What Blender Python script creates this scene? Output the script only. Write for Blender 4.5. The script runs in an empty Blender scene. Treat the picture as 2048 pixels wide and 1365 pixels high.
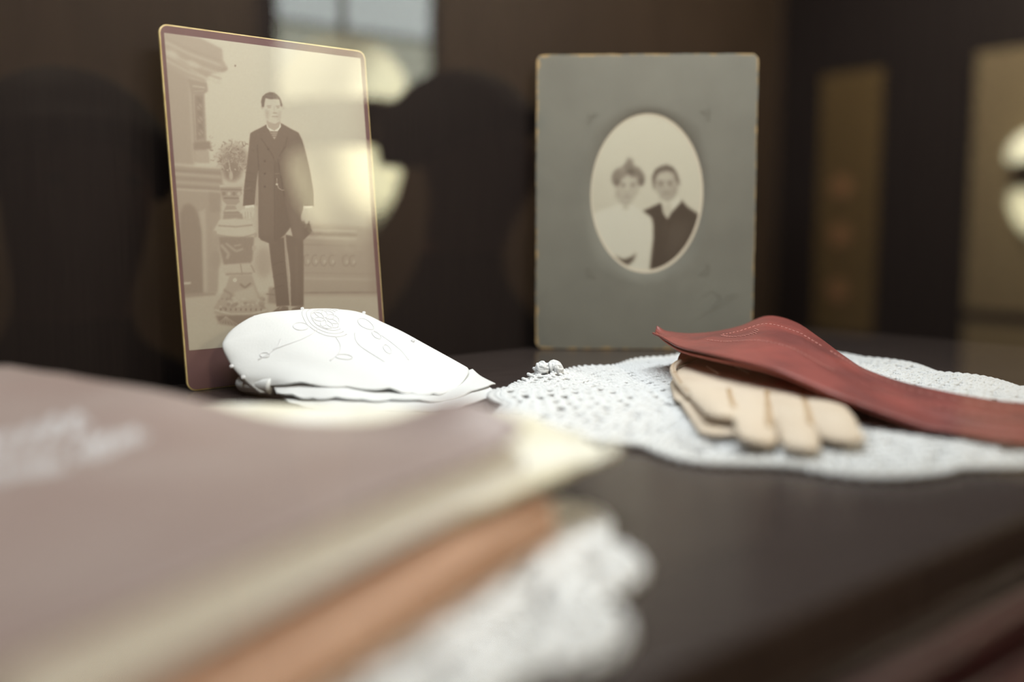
import bpy, math, random
import numpy as np

rng = np.random.default_rng(7)
random.seed(7)
S = 0.001                                   # all lengths below are millimetres
scene = bpy.context.scene
COL = scene.collection

# ------------------------------------------------------------------ camera
F, CX, CY, YH, H = 1991.0, 1024.0, 682.5, 450.0, 75.0
PITCH = math.atan((CY - YH) / F)
camd = bpy.data.cameras.new('camera')
camd.sensor_width = 36.0
camd.lens = F * 36.0 / 2048.0
camd.clip_start = 0.01
camd.clip_end = 60
camd.dof.use_dof = True
camd.dof.focus_distance = 0.475
camd.dof.aperture_fstop = 2.8
camd.dof.aperture_blades = 0
cam = bpy.data.objects.new('camera', camd)
cam.location = (0, 0, H * S)
cam.rotation_euler = (math.pi / 2 - PITCH, 0, 0)
COL.objects.link(cam)
scene.camera = cam

# ------------------------------------------------------------------ world, lights, exposure
world = bpy.data.worlds.new('world')
world.use_nodes = True
world.node_tree.nodes['Background'].inputs[0].default_value = (1.0, 0.9, 0.78, 1)
world.node_tree.nodes['Background'].inputs[1].default_value = 0.012
scene.world = world
scene.view_settings.view_transform = 'Standard'
scene.view_settings.look = 'None'
scene.view_settings.exposure = 0.0
scene.view_settings.gamma = 1.0
scene.view_settings.use_curve_mapping = False
scene.cycles.max_bounces = 8
scene.cycles.transparent_max_bounces = 12
scene.cycles.caustics_reflective = False
scene.cycles.caustics_refractive = False

# cabinet axes: t runs along the front, q from the camera towards the back panel
AX = math.radians(40.2)
TX, TY = math.cos(AX), math.sin(AX)
QF, QG, QB = 106.0, 84.0, 458.5             # shelf front, glass, back panel
T0, T1 = -140.0, 640.0                      # cabinet sides


def TQ(t, q, z=0.0):
    return np.array([TX * t - TY * q, TY * t + TX * q, z])


def area_light(name, t, q, z, sx, sy, watts, color, aim=None):
    l = bpy.data.lights.new(name, 'AREA')
    l.shape = 'RECTANGLE'
    l.size, l.size_y = sx * S, sy * S
    l.energy = watts
    l.color = color
    o = bpy.data.objects.new(name, l)
    o.location = TQ(t, q, z) * S
    rx = 0.0
    o.rotation_euler = (aim if aim else 0.0, 0, AX)
    COL.objects.link(o)
    return o


area_light('cabinet_lamp_light', 285, 262, 386, 520, 46, 2.7, (0.965, 1.0, 1.0))


def point_light(name, p, watts, color, r=0.05):
    l = bpy.data.lights.new(name, 'POINT')
    l.energy = watts
    l.color = color
    l.shadow_soft_size = r
    o = bpy.data.objects.new(name, l)
    o.location = np.asarray(p) * S
    COL.objects.link(o)
    return o


for tt_, qq_, ww_ in ((300, -1500, 42), (1700, -1500, 42), (3000, -1400, 55)):  # unseen lights added near the ceiling to brighten the reflected room
    point_light('room_fill_light', TQ(tt_, qq_, 1220), ww_, (1.0, 0.84, 0.60), 0.12)


# ------------------------------------------------------------------ helpers
def ray(px, py):
    c, s = math.cos(PITCH), math.sin(PITCH)
    a, b = (px - CX) / F, -(py - CY) / F
    return np.array([a, c + b * s, -s + b * c])


def G(px, py, z=0.0):                       # point at height z seen at a photo pixel
    d = ray(px, py)
    return np.array([0, 0, H]) + d * ((z - H) / d[2])


def D(px, py, Y):                           # point at distance Y seen at a photo pixel
    d = ray(px, py)
    return np.array([0, 0, H]) + d * (Y / d[1])


def srgb(r, g, b):
    f = lambda c: (c / 255 / 12.92) if c <= 10 else (((c / 255) + 0.055) / 1.055) ** 2.4
    return (f(r), f(g), f(b))


def pbr(name, col, rough=0.5, spec=0.5, col2=None, nscale=200., nstretch=None, bump=0., bscale=800.,
        bdist=0.0004, sheen=0., coat=0., metal=0., emit=None, estr=0., sss=0., coord='Object', contrast=(0.35, 0.65)):
    m = bpy.data.materials.new(name)
    m.use_nodes = True
    nt = m.node_tree
    N, L = nt.nodes, nt.links
    b = N['Principled BSDF']
    b.inputs['Base Color'].default_value = (*col, 1)
    b.inputs['Roughness'].default_value = rough
    b.inputs['Specular IOR Level'].default_value = spec
    b.inputs['Metallic'].default_value = metal
    if sheen:
        b.inputs['Sheen Weight'].default_value = sheen
    if coat:
        b.inputs['Coat Weight'].default_value = coat
        b.inputs['Coat Roughness'].default_value = 0.1
    if sss:
        b.inputs['Subsurface Weight'].default_value = sss
        b.inputs['Subsurface Scale'].default_value = 0.002
    if emit:
        b.inputs['Emission Color'].default_value = (*emit, 1)
        b.inputs['Emission Strength'].default_value = estr
    tc = N.new('ShaderNodeTexCoord')
    mp = N.new('ShaderNodeMapping')
    L.new(tc.outputs[coord], mp.inputs['Vector'])
    if nstretch:
        mp.inputs['Scale'].default_value = nstretch
    if col2:
        n = N.new('ShaderNodeTexNoise')
        n.inputs['Scale'].default_value = nscale
        n.inputs['Detail'].default_value = 5
        L.new(mp.outputs[0], n.inputs['Vector'])
        r = N.new('ShaderNodeMapRange')
        r.inputs[1].default_value, r.inputs[2].default_value = contrast
        L.new(n.outputs['Fac'], r.inputs[0])
        x = N.new('ShaderNodeMix')
        x.data_type = 'RGBA'
        x.inputs['A'].default_value = (*col, 1)
        x.inputs['B'].default_value = (*col2, 1)
        L.new(r.outputs[0], x.inputs['Factor'])
        L.new(x.outputs['Result'], b.inputs['Base Color'])
    if bump:
        n2 = N.new('ShaderNodeTexNoise')
        n2.inputs['Scale'].default_value = bscale
        n2.inputs['Detail'].default_value = 4
        L.new(mp.outputs[0], n2.inputs['Vector'])
        bp = N.new('ShaderNodeBump')
        bp.inputs['Strength'].default_value = bump
        bp.inputs['Distance'].default_value = bdist
        L.new(n2.outputs['Fac'], bp.inputs['Height'])
        L.new(bp.outputs[0], b.inputs['Normal'])
    return m


def tag(o, label=None, cat=None, group=None, kind=None):
    if label: o['label'] = label
    if cat: o['category'] = cat
    if group: o['group'] = group
    if kind: o['kind'] = kind
    return o


def empty(name, p=(0, 0, 0), rz=0.0):
    o = bpy.data.objects.new(name, None)
    o.location = np.asarray(p, float) * S
    o.rotation_euler = (0, 0, rz)
    o.empty_display_size = 0.01
    COL.objects.link(o)
    return o


def obj(name, V, Fc, m, parent=None, smooth=True, local=False, colors=None):
    """one mesh object; V in world millimetres unless local (then in the parent's frame)"""
    V = np.asarray(V, float) * S
    if parent is not None and not local:
        t = parent
        loc = np.zeros(3)
        while t is not None:
            loc = loc + np.array(t.location)
            t = t.parent
        V = V - loc
    me = bpy.data.meshes.new(name)
    if isinstance(Fc, np.ndarray):
        n, k = Fc.shape
        me.vertices.add(len(V))
        me.vertices.foreach_set('co', V.ravel())
        me.loops.add(n * k)
        me.loops.foreach_set('vertex_index', Fc.ravel().astype(np.int32))
        me.polygons.add(n)
        me.polygons.foreach_set('loop_start', np.arange(0, n * k, k, dtype=np.int32))
        me.update(calc_edges=True)
        me.validate()
    else:
        me.from_pydata([tuple(v) for v in V], [], [tuple(int(i) for i in f) for f in Fc])
        me.update()
    me.materials.append(m)
    me.polygons.foreach_set('use_smooth', [bool(smooth)] * len(me.polygons))
    if colors is not None:
        a = me.color_attributes.new('print', 'FLOAT_COLOR', 'POINT')
        c = np.ones((len(V), 4), np.float32)
        c[:, :3] = colors
        a.data.foreach_set('color', c.ravel())
    o = bpy.data.objects.new(name, me)
    COL.objects.link(o)
    if parent is not None:
        o.parent = parent
    return o


def grid_faces(nr, nc, wrap=False):
    i, j = np.meshgrid(np.arange(nr - 1), np.arange(nc if wrap else nc - 1), indexing='ij')
    j2 = (j + 1) % nc
    return np.stack([i * nc + j, i * nc + j2, (i + 1) * nc + j2, (i + 1) * nc + j], -1).reshape(-1, 4)


def cr(P, n):
    """Catmull-Rom through the first axis of P, n samples"""
    P = np.asarray(P, float)
    k = len(P)
    Q = np.concatenate([2 * P[:1] - P[1:2], P, 2 * P[-1:] - P[-2:-1]])
    u = np.linspace(0, k - 1, n)
    i = np.clip(u.astype(int), 0, k - 2)
    f = (u - i).reshape((-1,) + (1,) * (P.ndim - 1))
    a, b, c, d = Q[i], Q[i + 1], Q[i + 2], Q[i + 3]
    return 0.5 * (2 * b + (c - a) * f + (2 * a - 5 * b + 4 * c - d) * f ** 2 + (3 * b - a - 3 * c + d) * f ** 3)


def patch(ctrl, nr, nc):
    P = cr(np.asarray(ctrl, float), nr)
    return cr(P.transpose(1, 0, 2), nc).transpose(1, 0, 2)


def normals(P):
    du = np.gradient(P, axis=1)
    dv = np.gradient(P, axis=0)
    n = np.cross(du, dv)
    n /= np.linalg.norm(n, axis=-1, keepdims=True) + 1e-9
    return n


def shell(P, th):
    """closed sheet from a grid of points, thickness th downwards along the normal"""
    n = normals(P)
    if n[..., 2].mean() < 0: n = -n
    nr, nc = P.shape[:2]
    V = np.concatenate([P.reshape(-1, 3), (P - n * th).reshape(-1, 3)])
    f = grid_faces(nr, nc)
    k = nr * nc
    ring = [j for j in range(nc)] + [i * nc + nc - 1 for i in range(1, nr)] + \
           [(nr - 1) * nc + j for j in range(nc - 2, -1, -1)] + [i * nc for i in range(nr - 2, 0, -1)]
    ring = np.array(ring)
    r2 = np.roll(ring, -1)
    side = np.stack([ring, r2, r2 + k, ring + k], -1)
    return V, np.concatenate([f[:, ::-1], f + k, side])


def sample(P, u, v):
    nr, nc = P.shape[:2]
    x, y = u * (nc - 1), v * (nr - 1)
    j, i = min(int(x), nc - 2), min(int(y), nr - 2)
    fx, fy = x - j, y - i
    return (P[i, j] * (1 - fx) + P[i, j + 1] * fx) * (1 - fy) + (P[i + 1, j] * (1 - fx) + P[i + 1, j + 1] * fx) * fy


def tubes(paths, r, sides=6, closed=False, flat=1.0, caps=True):
    """tubes along many paths at once; paths [N,M,3], r scalar, [M] or [N,M]"""
    P = np.asarray(paths, float)
    if P.ndim == 2: P = P[None]
    N, M = P.shape[:2]
    if closed:
        tg = np.roll(P, -1, 1) - np.roll(P, 1, 1)
    else:
        tg = np.gradient(P, axis=1)
    tg /= np.linalg.norm(tg, axis=-1, keepdims=True) + 1e-9
    up = np.zeros_like(tg)
    up[..., 2] = 1
    vert = np.abs(tg[..., 2]) > 0.93
    up[vert] = (1, 0.2, 0)
    a = np.cross(tg, up)
    a /= np.linalg.norm(a, axis=-1, keepdims=True) + 1e-9
    b = np.cross(a, tg)
    R = np.broadcast_to(np.asarray(r, float), (N, M))
    th = np.linspace(0, 2 * math.pi, sides, endpoint=False)
    V = P[:, :, None] + R[..., None, None] * (np.cos(th)[:, None] * a[:, :, None] + flat * np.sin(th)[:, None] * b[:, :, None])
    per = M * sides
    f = grid_faces(M, sides, True)
    if closed:
        k = np.arange(sides)
        l = (M - 1) * sides
        f = np.concatenate([f, np.stack([l + k, l + (k + 1) % sides, (k + 1) % sides, k], -1)])
    elif caps:
        e = []
        for base in (0, (M - 1) * sides):
            for k in range(1, sides - 1, 2):
                e.append((base, base + k, base + k + 1, base + min(k + 2, sides - 1)))
        e = np.array([q for q in e if len(set(q)) == 4])
        if len(e): f = np.concatenate([f, e])
    Fc = (np.arange(N) * per)[:, None, None] + f[None]
    return V.reshape(-1, 3), Fc.reshape(-1, 4)


def join(*parts):
    Vs, Fs, k = [], [], 0
    for V, f in parts:
        Vs.append(np.asarray(V, float))
        Fs.append(np.asarray(f) + k)
        k += len(V)
    return np.concatenate(Vs), np.concatenate(Fs)


def box(p0, p1):
    (x0, y0, z0), (x1, y1, z1) = p0, p1
    V = np.array([(x0, y0, z0), (x1, y0, z0), (x1, y1, z0), (x0, y1, z0), (x0, y0, z1), (x1, y0, z1), (x1, y1, z1), (x0, y1, z1)], float)
    return V, np.array([(0, 3, 2, 1), (4, 5, 6, 7), (0, 1, 5, 4), (1, 2, 6, 5), (2, 3, 7, 6), (3, 0, 4, 7)])


def tqbox(t0, t1, q0, q1, z0, z1):
    V, f = box((t0, q0, z0), (t1, q1, z1))
    return np.array([TQ(*v) for v in V]), f


def bevel(o, w, seg=2):
    b = o.modifiers.new('bevel', 'BEVEL')
    b.width = w * S
    b.segments = seg
    b.limit_method = 'ANGLE'
    return o


def lathe(prof, n=32):
    prof = np.asarray(prof, float)
    th = np.linspace(0, 2 * math.pi, n, endpoint=False)
    V = np.stack([prof[:, None, 0] * np.cos(th), prof[:, None, 0] * np.sin(th), np.repeat(prof[:, 1:2], n, 1)], -1)
    return V.reshape(-1, 3), grid_faces(len(prof), n, True)


def rrect(w, h, r, n=8):
    """rounded rectangle outline centred on x, from z=0 to z=h, counter clockwise"""
    out = []
    for cx, cz, a0 in ((w / 2 - r, r, -90), (w / 2 - r, h - r, 0), (-w / 2 + r, h - r, 90), (-w / 2 + r, r, 180)):
        for k in range(n + 1):
            a = math.radians(a0 + 90 * k / n)
            out.append((cx + r * math.cos(a), cz + r * math.sin(a)))
    return np.array(out)


# ------------------------------------------------------------------ materials
def grain(name, c1, c2, rough, scale=(40, 40, 4), nscale=6, coat=0., spec=0.5):
    return pbr(name, c1, rough, spec, c2, nscale, scale, 0.15, 30, 0.0004, coat=coat)


M = {}
M['shelf'] = grain('dark_lacquered_wood', (0.058, 0.044, 0.040), (0.043, 0.032, 0.029), 0.22, (9, 60, 9), spec=0.4)
M['panel'] = grain('dark_panel_wood', (0.017, 0.012, 0.0105), (0.0145, 0.010, 0.009), 0.7, (110, 110, 4), spec=0.08)
M['rail'] = grain('mahogany_rail_wood', (0.06, 0.018, 0.016), (0.035, 0.011, 0.011), 0.3, (9, 50, 9), spec=0.5)
M['mauve'] = pbr('mauve_card', (0.138, 0.070, 0.068), 0.55, 0.3, (0.12, 0.060, 0.058), 60, bump=0.1, bscale=900)
M['gilt'] = pbr('gilt_edge', (0.66, 0.52, 0.24), 0.45, 0.5, (0.52, 0.38, 0.15), 150)
M['linen'] = pbr('white_linen', (0.76, 0.77, 0.775), 0.85, 0.2, bump=0.35, bscale=1500, bdist=0.0003, sheen=0.2)
M['thread'] = pbr('white_embroidery_thread', (0.74, 0.74, 0.76), 0.5, 0.4)
M['cotton'] = pbr('white_crochet_cotton', (0.765, 0.775, 0.785), 0.85, 0.2, (0.70, 0.71, 0.72), 300, bump=0.5, bscale=1400, bdist=0.0004)
M['cotton_bright'] = pbr('brightened_crochet_cotton', (0.90, 0.91, 0.92), 0.85, 0.2, (0.86, 0.87, 0.88), 300, bump=0.5, bscale=1400, bdist=0.0004)  # same cotton as the large doily, colour lightened in place of more light
M['kid'] = pbr('beige_kid_leather', (0.66, 0.56, 0.45), 0.6, 0.3, (0.62, 0.515, 0.405), 45, bump=0.15, bscale=700, bdist=0.0003)
M['kidseam'] = pbr('beige_leather_seam', (0.45, 0.32, 0.20), 0.7, 0.2)
M['red'] = pbr('red_glove_leather', (0.30, 0.075, 0.062), 0.45, 0.5, (0.185, 0.052, 0.046), 38, (1, 1, 1), 0.5, 320, 0.0009, contrast=(0.35, 0.65))
M['redin'] = pbr('red_leather_inside', (0.34, 0.085, 0.06), 0.55, 0.3)
M['redstitch'] = pbr('pale_red_stitching', (0.50, 0.22, 0.19), 0.6, 0.3)
M['cover'] = pbr('mauve_booklet_cover', (0.33, 0.245, 0.225), 0.45, 0.6, (0.28, 0.19, 0.172), 30, sheen=0.35, bump=0.12, bscale=200, bdist=0.001)
M['foil'] = pbr('silver_lettering', (0.80, 0.79, 0.81), 0.35, 0.6)
M['page'] = pbr('cream_page_paper', (0.93, 0.93, 0.92), 0.8, 0.2, (0.90, 0.89, 0.87), 40)
M['letter'] = pbr('aged_letter_paper', (0.83, 0.81, 0.74), 0.8, 0.2, (0.66, 0.60, 0.43), 25, bump=0.3, bscale=80, bdist=0.001)
M['tan'] = pbr('tan_leather', (0.60, 0.375, 0.255), 0.5, 0.4, (0.53, 0.31, 0.20), 40, bump=0.2, bscale=400)
M['scarlet'] = pbr('scarlet_ribbon', (0.32, 0.03, 0.035), 0.6, 0.3)
M['brass'] = pbr('dark_brass', (0.11, 0.075, 0.03), 0.4, 0.5, metal=0.5)
M['black'] = pbr('black_metal', (0.02, 0.02, 0.02), 0.5)


def print_mat(name, rough):
    m = bpy.data.materials.new(name)
    m.use_nodes = True
    b = m.node_tree.nodes['Principled BSDF']
    a = m.node_tree.nodes.new('ShaderNodeAttribute')
    a.attribute_name = 'print'
    m.node_tree.links.new(a.outputs['Color'], b.inputs['Base Color'])
    b.inputs['Roughness'].default_value = rough
    b.inputs['Specular IOR Level'].default_value = 0.35
    return m


M['print'] = print_mat('sepia_photographic_print', 0.45)


def glass_mat():
    m = bpy.data.materials.new('clear_pane_glass')
    m.use_nodes = True
    nt = m.node_tree
    nt.nodes.clear()
    out = nt.nodes.new('ShaderNodeOutputMaterial')
    mix = nt.nodes.new('ShaderNodeMixShader')
    fr = nt.nodes.new('ShaderNodeFresnel')
    fr.inputs['IOR'].default_value = 1.5
    geo = nt.nodes.new('ShaderNodeNewGeometry')
    # the same reflectance from both sides of each face (thin-pane model)
    ior = nt.nodes.new('ShaderNodeMix')
    ior.data_type = 'FLOAT'
    ior.inputs['A'].default_value = 1.5
    ior.inputs['B'].default_value = 1 / 1.5
    nt.links.new(geo.outputs['Backfacing'], ior.inputs['Factor'])
    nt.links.new(ior.outputs['Result'], fr.inputs['IOR'])
    tr = nt.nodes.new('ShaderNodeBsdfTransparent')
    tr.inputs[0].default_value = (0.985, 0.99, 0.985, 1)
    gl = nt.nodes.new('ShaderNodeBsdfGlossy')
    gl.inputs['Roughness'].default_value = 0.0
    gl.inputs['Color'].default_value = (1, 1, 1, 1)
    nt.links.new(fr.outputs[0], mix.inputs[0])
    nt.links.new(tr.outputs[0], mix.inputs[1])
    nt.links.new(gl.outputs[0], mix.inputs[2])
    nt.links.new(mix.outputs[0], out.inputs[0])
    return m


M['glass'] = glass_mat()

# ------------------------------------------------------------------ the room in front of the cabinet (seen in the glass)
RT0, RT1, RQ0, RQ1, RZ0, RZ1 = -1700.0, 3960.0, -2600.0, 520.0, -1420.0, 1350.0
M['roomwood'] = grain('room_wood_panelling', (0.30, 0.21, 0.14), (0.23, 0.16, 0.10), 0.5, (6, 6, 1), 3)
M['roomdark'] = pbr('dark_room_wood', (0.018, 0.012, 0.010), 0.6, 0.2)
M['cream'] = pbr('cream_wall_paint', (0.50, 0.42, 0.28), 0.8, 0.2, (0.46, 0.38, 0.25), 3)
M['olive'] = pbr('olive_wall_paint', (0.40, 0.29, 0.12), 0.8, 0.2, (0.36, 0.26, 0.10), 3)
M['carpet'] = pbr('dark_carpet', (0.03, 0.018, 0.016), 0.95, 0.1, (0.02, 0.012, 0.01), 20)
M['ceil'] = pbr('ceiling_paint', (0.10, 0.085, 0.07), 0.9, 0.1)


def struct(name, geo, m):
    o = obj(name, geo[0], geo[1], m, smooth=False)
    o['kind'] = 'structure'
    return o


struct('floor', tqbox(RT0 - 60, RT1 + 60, RQ0 - 60, RQ1 + 60, RZ0 - 60, RZ0), M['carpet'])
struct('ceiling', tqbox(RT0 - 60, RT1 + 60, RQ0 - 60, RQ1 + 60, RZ1, RZ1 + 60), M['ceil'])
struct('wall_opposite', tqbox(RT0, RT1, RQ0 - 60, RQ0, RZ0, RZ1), M['roomwood'])
struct('wall_right', tqbox(RT1, RT1 + 60, RQ0, RQ1, RZ0, RZ1), M['roomdark'])
struct('wall_left', tqbox(RT0 - 60, RT0, RQ0, RQ1, RZ0, RZ1), M['roomdark'])
struct('wall_back', tqbox(RT0, RT1, RQ1, RQ1 + 60, RZ0, RZ1), M['roomdark'])
# painted panels and a door set in the right wall
struct('trim_1', tqbox(RT1 - 14, RT1, -2385, -2095, -400, 730), M['olive'])
struct('trim_2', tqbox(RT1 - 14, RT1, -1700, -300, -262, 740), M['cream'])
struct('trim_3', tqbox(RT1 - 14, RT1, -1700, -300, -900, -310), M['cream'])
struct('door_1', tqbox(RT1 - 30, RT1, -2060, -1730, RZ0, 690), M['roomdark'])
# window of the opposite wall, lit from outside
wn = struct('window_1', tqbox(1375, 1985, RQ0, RQ0 + 40, 430, 1150), M['roomdark'])
M['pane'] = pbr('bright_window_pane', (0.2, 0.2, 0.2), 0.4, emit=(0.95, 1.0, 0.80), estr=3.1)
for a, b in ((1365, 1950),):
    struct('window_pane', tqbox(a + 45, b, RQ0 + 40, RQ0 + 46, 470, 660), M['pane']).parent = wn
M['pane2'] = pbr('bright_upper_pane', (0.2, 0.2, 0.2), 0.4, emit=(0.90, 1.0, 0.98), estr=4.6)
struct('window_pane', tqbox(1410, 1950, RQ0 + 40, RQ0 + 46, 675, 1120), M['pane2']).parent = wn


def mirror_point(px, py, dist):
    """real place of something whose reflection in the pane shows at a photo pixel, dist away"""
    P = D(px, py, dist)
    t, q = TX * P[0] + TY * P[1], -TY * P[0] + TX * P[1]
    return TQ(t, 2 * QG - q, P[2])


def lamp_glass(name, col, low, bulbs):
    """frosted glass glowing round the bulbs behind it: bulbs = (px to the right, height, strength, spread) in mm"""
    m = bpy.data.materials.new(name)
    m.use_nodes = True
    nt = m.node_tree
    b = nt.nodes['Principled BSDF']
    b.inputs['Base Color'].default_value = (0.5, 0.48, 0.42, 1)
    tc = nt.nodes.new('ShaderNodeTexCoord')
    last = None
    for off, z, st, sg in bulbs:
        d = nt.nodes.new('ShaderNodeVectorMath'); d.operation = 'DISTANCE'
        d.inputs[1].default_value = (0.17 * off * S - 0.05, 0.985 * off * S, z * S)
        nt.links.new(tc.outputs['Object'], d.inputs[0])
        mr = nt.nodes.new('ShaderNodeMapRange'); mr.interpolation_type = 'SMOOTHERSTEP'
        mr.inputs[1].default_value, mr.inputs[2].default_value = 0.04, sg * S
        mr.inputs[3].default_value, mr.inputs[4].default_value = st, 0.0
        nt.links.new(d.outputs['Value'], mr.inputs[0])
        ad = nt.nodes.new('ShaderNodeMath'); ad.operation = 'ADD'
        ad.inputs[1].default_value = low
        nt.links.new(mr.outputs[0], ad.inputs[0])
        if last: nt.links.new(last.outputs[0], ad.inputs[1])
        last = ad
    nt.links.new(last.outputs[0], b.inputs['Emission Strength'])
    b.inputs['Emission Color'].default_value = (*col, 1)
    return m


M['shade'] = lamp_glass('glowing_lamp_shade', (1.0, 0.95, 0.64), 2.0, ((100, 8, 7.5, 125), (-40, 50, 1.8, 125)))
M['tulip'] = lamp_glass('glowing_lamp_bowl', (1.0, 0.93, 0.58), 0.9, ((88, -132, 9.0, 135), (-70, -185, 2.2, 115)))


def lamp(px, py, dist, label):
    c = mirror_point(px, py, dist)
    r = empty('hanging_lamp', c)
    V, f = lathe([(120, 0), (128, 25), (120, 60), (96, 95), (60, 120), (20, 128)])
    obj('upper_shade', V, f, M['shade'], r, local=True)
    V, f = lathe([(20, 0), (112, -2), (124, -6), (124, -18), (100, -26), (70, -40), (70, -70), (104, -84), (108, -94), (16, -96)])
    obj('brass_collar', V, f, M['brass'], r, local=True)
    V, f = lathe([(104, -96), (113, -115), (112, -145), (98, -190), (74, -235), (46, -270), (12, -292)])
    obj('lower_bowl', V, f, M['tulip'], r, local=True)
    V, f = tubes(np.array([(0, 0, 128), (0, 0, 300), (0, 0, (RZ1 - c[2]) * 0.5), (0, 0, RZ1 - c[2])]), 7, 8)
    obj('hanging_rod', V, f, M['brass'], r, local=True)
    tag(r, label, 'lamp')
    return c


c1 = lamp(688, 205, 2050, 'glowing hanging lamp reflected in the glass over the framed standing man')
c2 = lamp(2086, 325, 3750, 'glowing hanging lamp reflected at the right edge beside the cream wall')
M['copper'] = pbr('copper_plate', (0.85, 0.50, 0.26), 0.6, 0.4)
for k, zz in enumerate((240, 30, -215)):
    V, f = lathe([(0.5, 0), (40, 0), (52, 8), (50, 11), (36, 6), (0.5, 5)], 24)
    o = empty('copper_plate', TQ(RT1 - 15, -2262, zz))
    pl = obj('plate_dish', V, f, M['copper'], o, local=True)
    pl.rotation_euler = (0, -math.pi / 2, AX)
    tag(o, ('upper', 'middle', 'lower')[k] + ' of three copper plates hung down the narrow olive panel', 'plate', 'copper plates on the olive panel')


# ------------------------------------------------------------------ display cabinet
cab = empty('display_cabinet', TQ(250, 260, -60))
tag(cab, 'dark wooden display cabinet with a glass front, holding the keepsakes on its shelf', 'cabinet')
bevel(obj('shelf', *tqbox(T0, T1, QF, QB, -16, 0), M['shelf'], cab, False), 1.5)
obj('back_panel', *tqbox(T0, T1, QB, QB + 12, -60, 420), M['panel'], cab, False)
obj('side_panel', *tqbox(T1, T1 + 16, 70, QB + 12, -60, 420), M['panel'], cab, False)
obj('side_panel', *tqbox(T0 - 16, T0, 70, QB + 12, -60, 420), M['panel'], cab, False)
obj('top_panel', *tqbox(T0 - 16, T1 + 16, 70, QB + 12, 400, 420), M['panel'], cab, False)
obj('bottom_panel', *tqbox(T0 - 16, T1 + 16, 70, QB + 12, -75, -60), M['panel'], cab, False)
# door: moulded bottom rail, stiles, pane
prof = [(96, -60), (96, -13), (93, -9), (88, -9), (88, -60)]
prof2 = [(80, -75), (80, -12), (77, -9), (72, -10), (70, -16), (64, -20), (58, -19), (55, -24), (55, -75)]


def extrude(prof, t0, t1):
    n = len(prof)
    V = [TQ(t0, q, z) for q, z in prof] + [TQ(t1, q, z) for q, z in prof]
    f = [(i, (i + 1) % n, n + (i + 1) % n, n + i) for i in range(n)]
    return V, f + [tuple(range(n - 1, -1, -1)), tuple(range(n, 2 * n))]


door = obj('door_rail', *extrude(prof2, T0 - 16, T1 + 16), M['rail'], cab, False)
bevel(door, 1.5)
bevel(obj('inner_bead', *extrude(prof, T0, T1), M['rail'], cab, False), 1.0)
obj('glass_pane', *tqbox(T0, T1, QG - 2, QG + 2, -40, 400), M['glass'], cab, False)
bevel(obj('door_stile', *tqbox(T1, T1 + 16, 55, 70, -75, 420), M['rail'], cab, False), 2)
bevel(obj('door_stile', *tqbox(T0 - 16, T0, 55, 70, -75, 420), M['rail'], cab, False), 2)
lampbar = obj('lamp_housing', *tqbox(15, 555, 234, 290, 389, 400), M['black'], cab, False)


# ------------------------------------------------------------------ painting flat prints
class Painter:
    """soft-edged tones painted on a canvas addressed in photo pixels"""

    def __init__(s, x0, y0, x1, y1, tone):
        s.x0, s.y0 = x0, y0
        s.w, s.h = int(x1 - x0), int(y1 - y0)
        s.a = np.full((s.h, s.w), float(tone))
        s.X, s.Y = np.meshgrid(np.arange(s.w) + x0, np.arange(s.h) + y0)

    def blur(s, m, r):
        if r <= 0: return m
        n = int(r * 3) + 1
        k = np.exp(-0.5 * (np.arange(-n, n + 1) / r) ** 2)
        k /= k.sum()
        p = np.pad(m, ((n, n), (0, 0)), 'edge')
        m = sum(k[i] * p[i:i + m.shape[0]] for i in range(2 * n + 1))
        p = np.pad(m, ((0, 0), (n, n)), 'edge')
        return sum(k[i] * p[:, i:i + m.shape[1]] for i in range(2 * n + 1))

    def mask(s, pts, b):
        pts = np.asarray(pts, float)
        pad = int(b * 3) + 3
        i0, i1 = max(int(pts[:, 1].min() - s.y0) - pad, 0), min(int(pts[:, 1].max() - s.y0) + pad, s.h)
        j0, j1 = max(int(pts[:, 0].min() - s.x0) - pad, 0), min(int(pts[:, 0].max() - s.x0) + pad, s.w)
        if i1 <= i0 or j1 <= j0: return None
        X, Y = s.X[i0:i1, j0:j1], s.Y[i0:i1, j0:j1]
        acc = np.zeros(X.shape)
        for ox, oy in ((-.25, -.25), (.25, -.25), (-.25, .25), (.25, .25)):
            ins = np.zeros(X.shape, bool)
            for k in range(len(pts)):
                (xa, ya), (xb, yb) = pts[k], pts[k - 1]
                if ya == yb: continue
                c = (ya > Y + oy) != (yb > Y + oy)
                ins ^= c & (X + ox < (xb - xa) * (Y + oy - ya) / (yb - ya) + xa)
            acc += ins
        return (slice(i0, i1), slice(j0, j1)), s.blur(acc / 4, b)

    def poly(s, pts, tone, b=0.8, al=1.0):
        r = s.mask(pts, b)
        if r is None: return
        sl, m = r
        s.a[sl] += (tone - s.a[sl]) * m * al

    def ell(s, cx, cy, rx, ry, tone, b=0.8, al=1.0, rot=0.):
        th = np.linspace(0, 2 * math.pi, 28, endpoint=False)
        c, n = math.cos(rot), math.sin(rot)
        x, y = rx * np.cos(th), ry * np.sin(th)
        s.poly(np.stack([cx + x * c - y * n, cy + x * n + y * c], 1), tone, b, al)

    def line(s, pts, w, tone, b=0.6, al=1.0):
        pts = np.asarray(pts, float)
        for p, q in zip(pts[:-1], pts[1:]):
            d = q - p
            l = math.hypot(*d) + 1e-6
            nrm = np.array([-d[1], d[0]]) / l * w / 2
            s.poly([p + nrm, q + nrm, q - nrm, p - nrm], tone, b, al)


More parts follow.
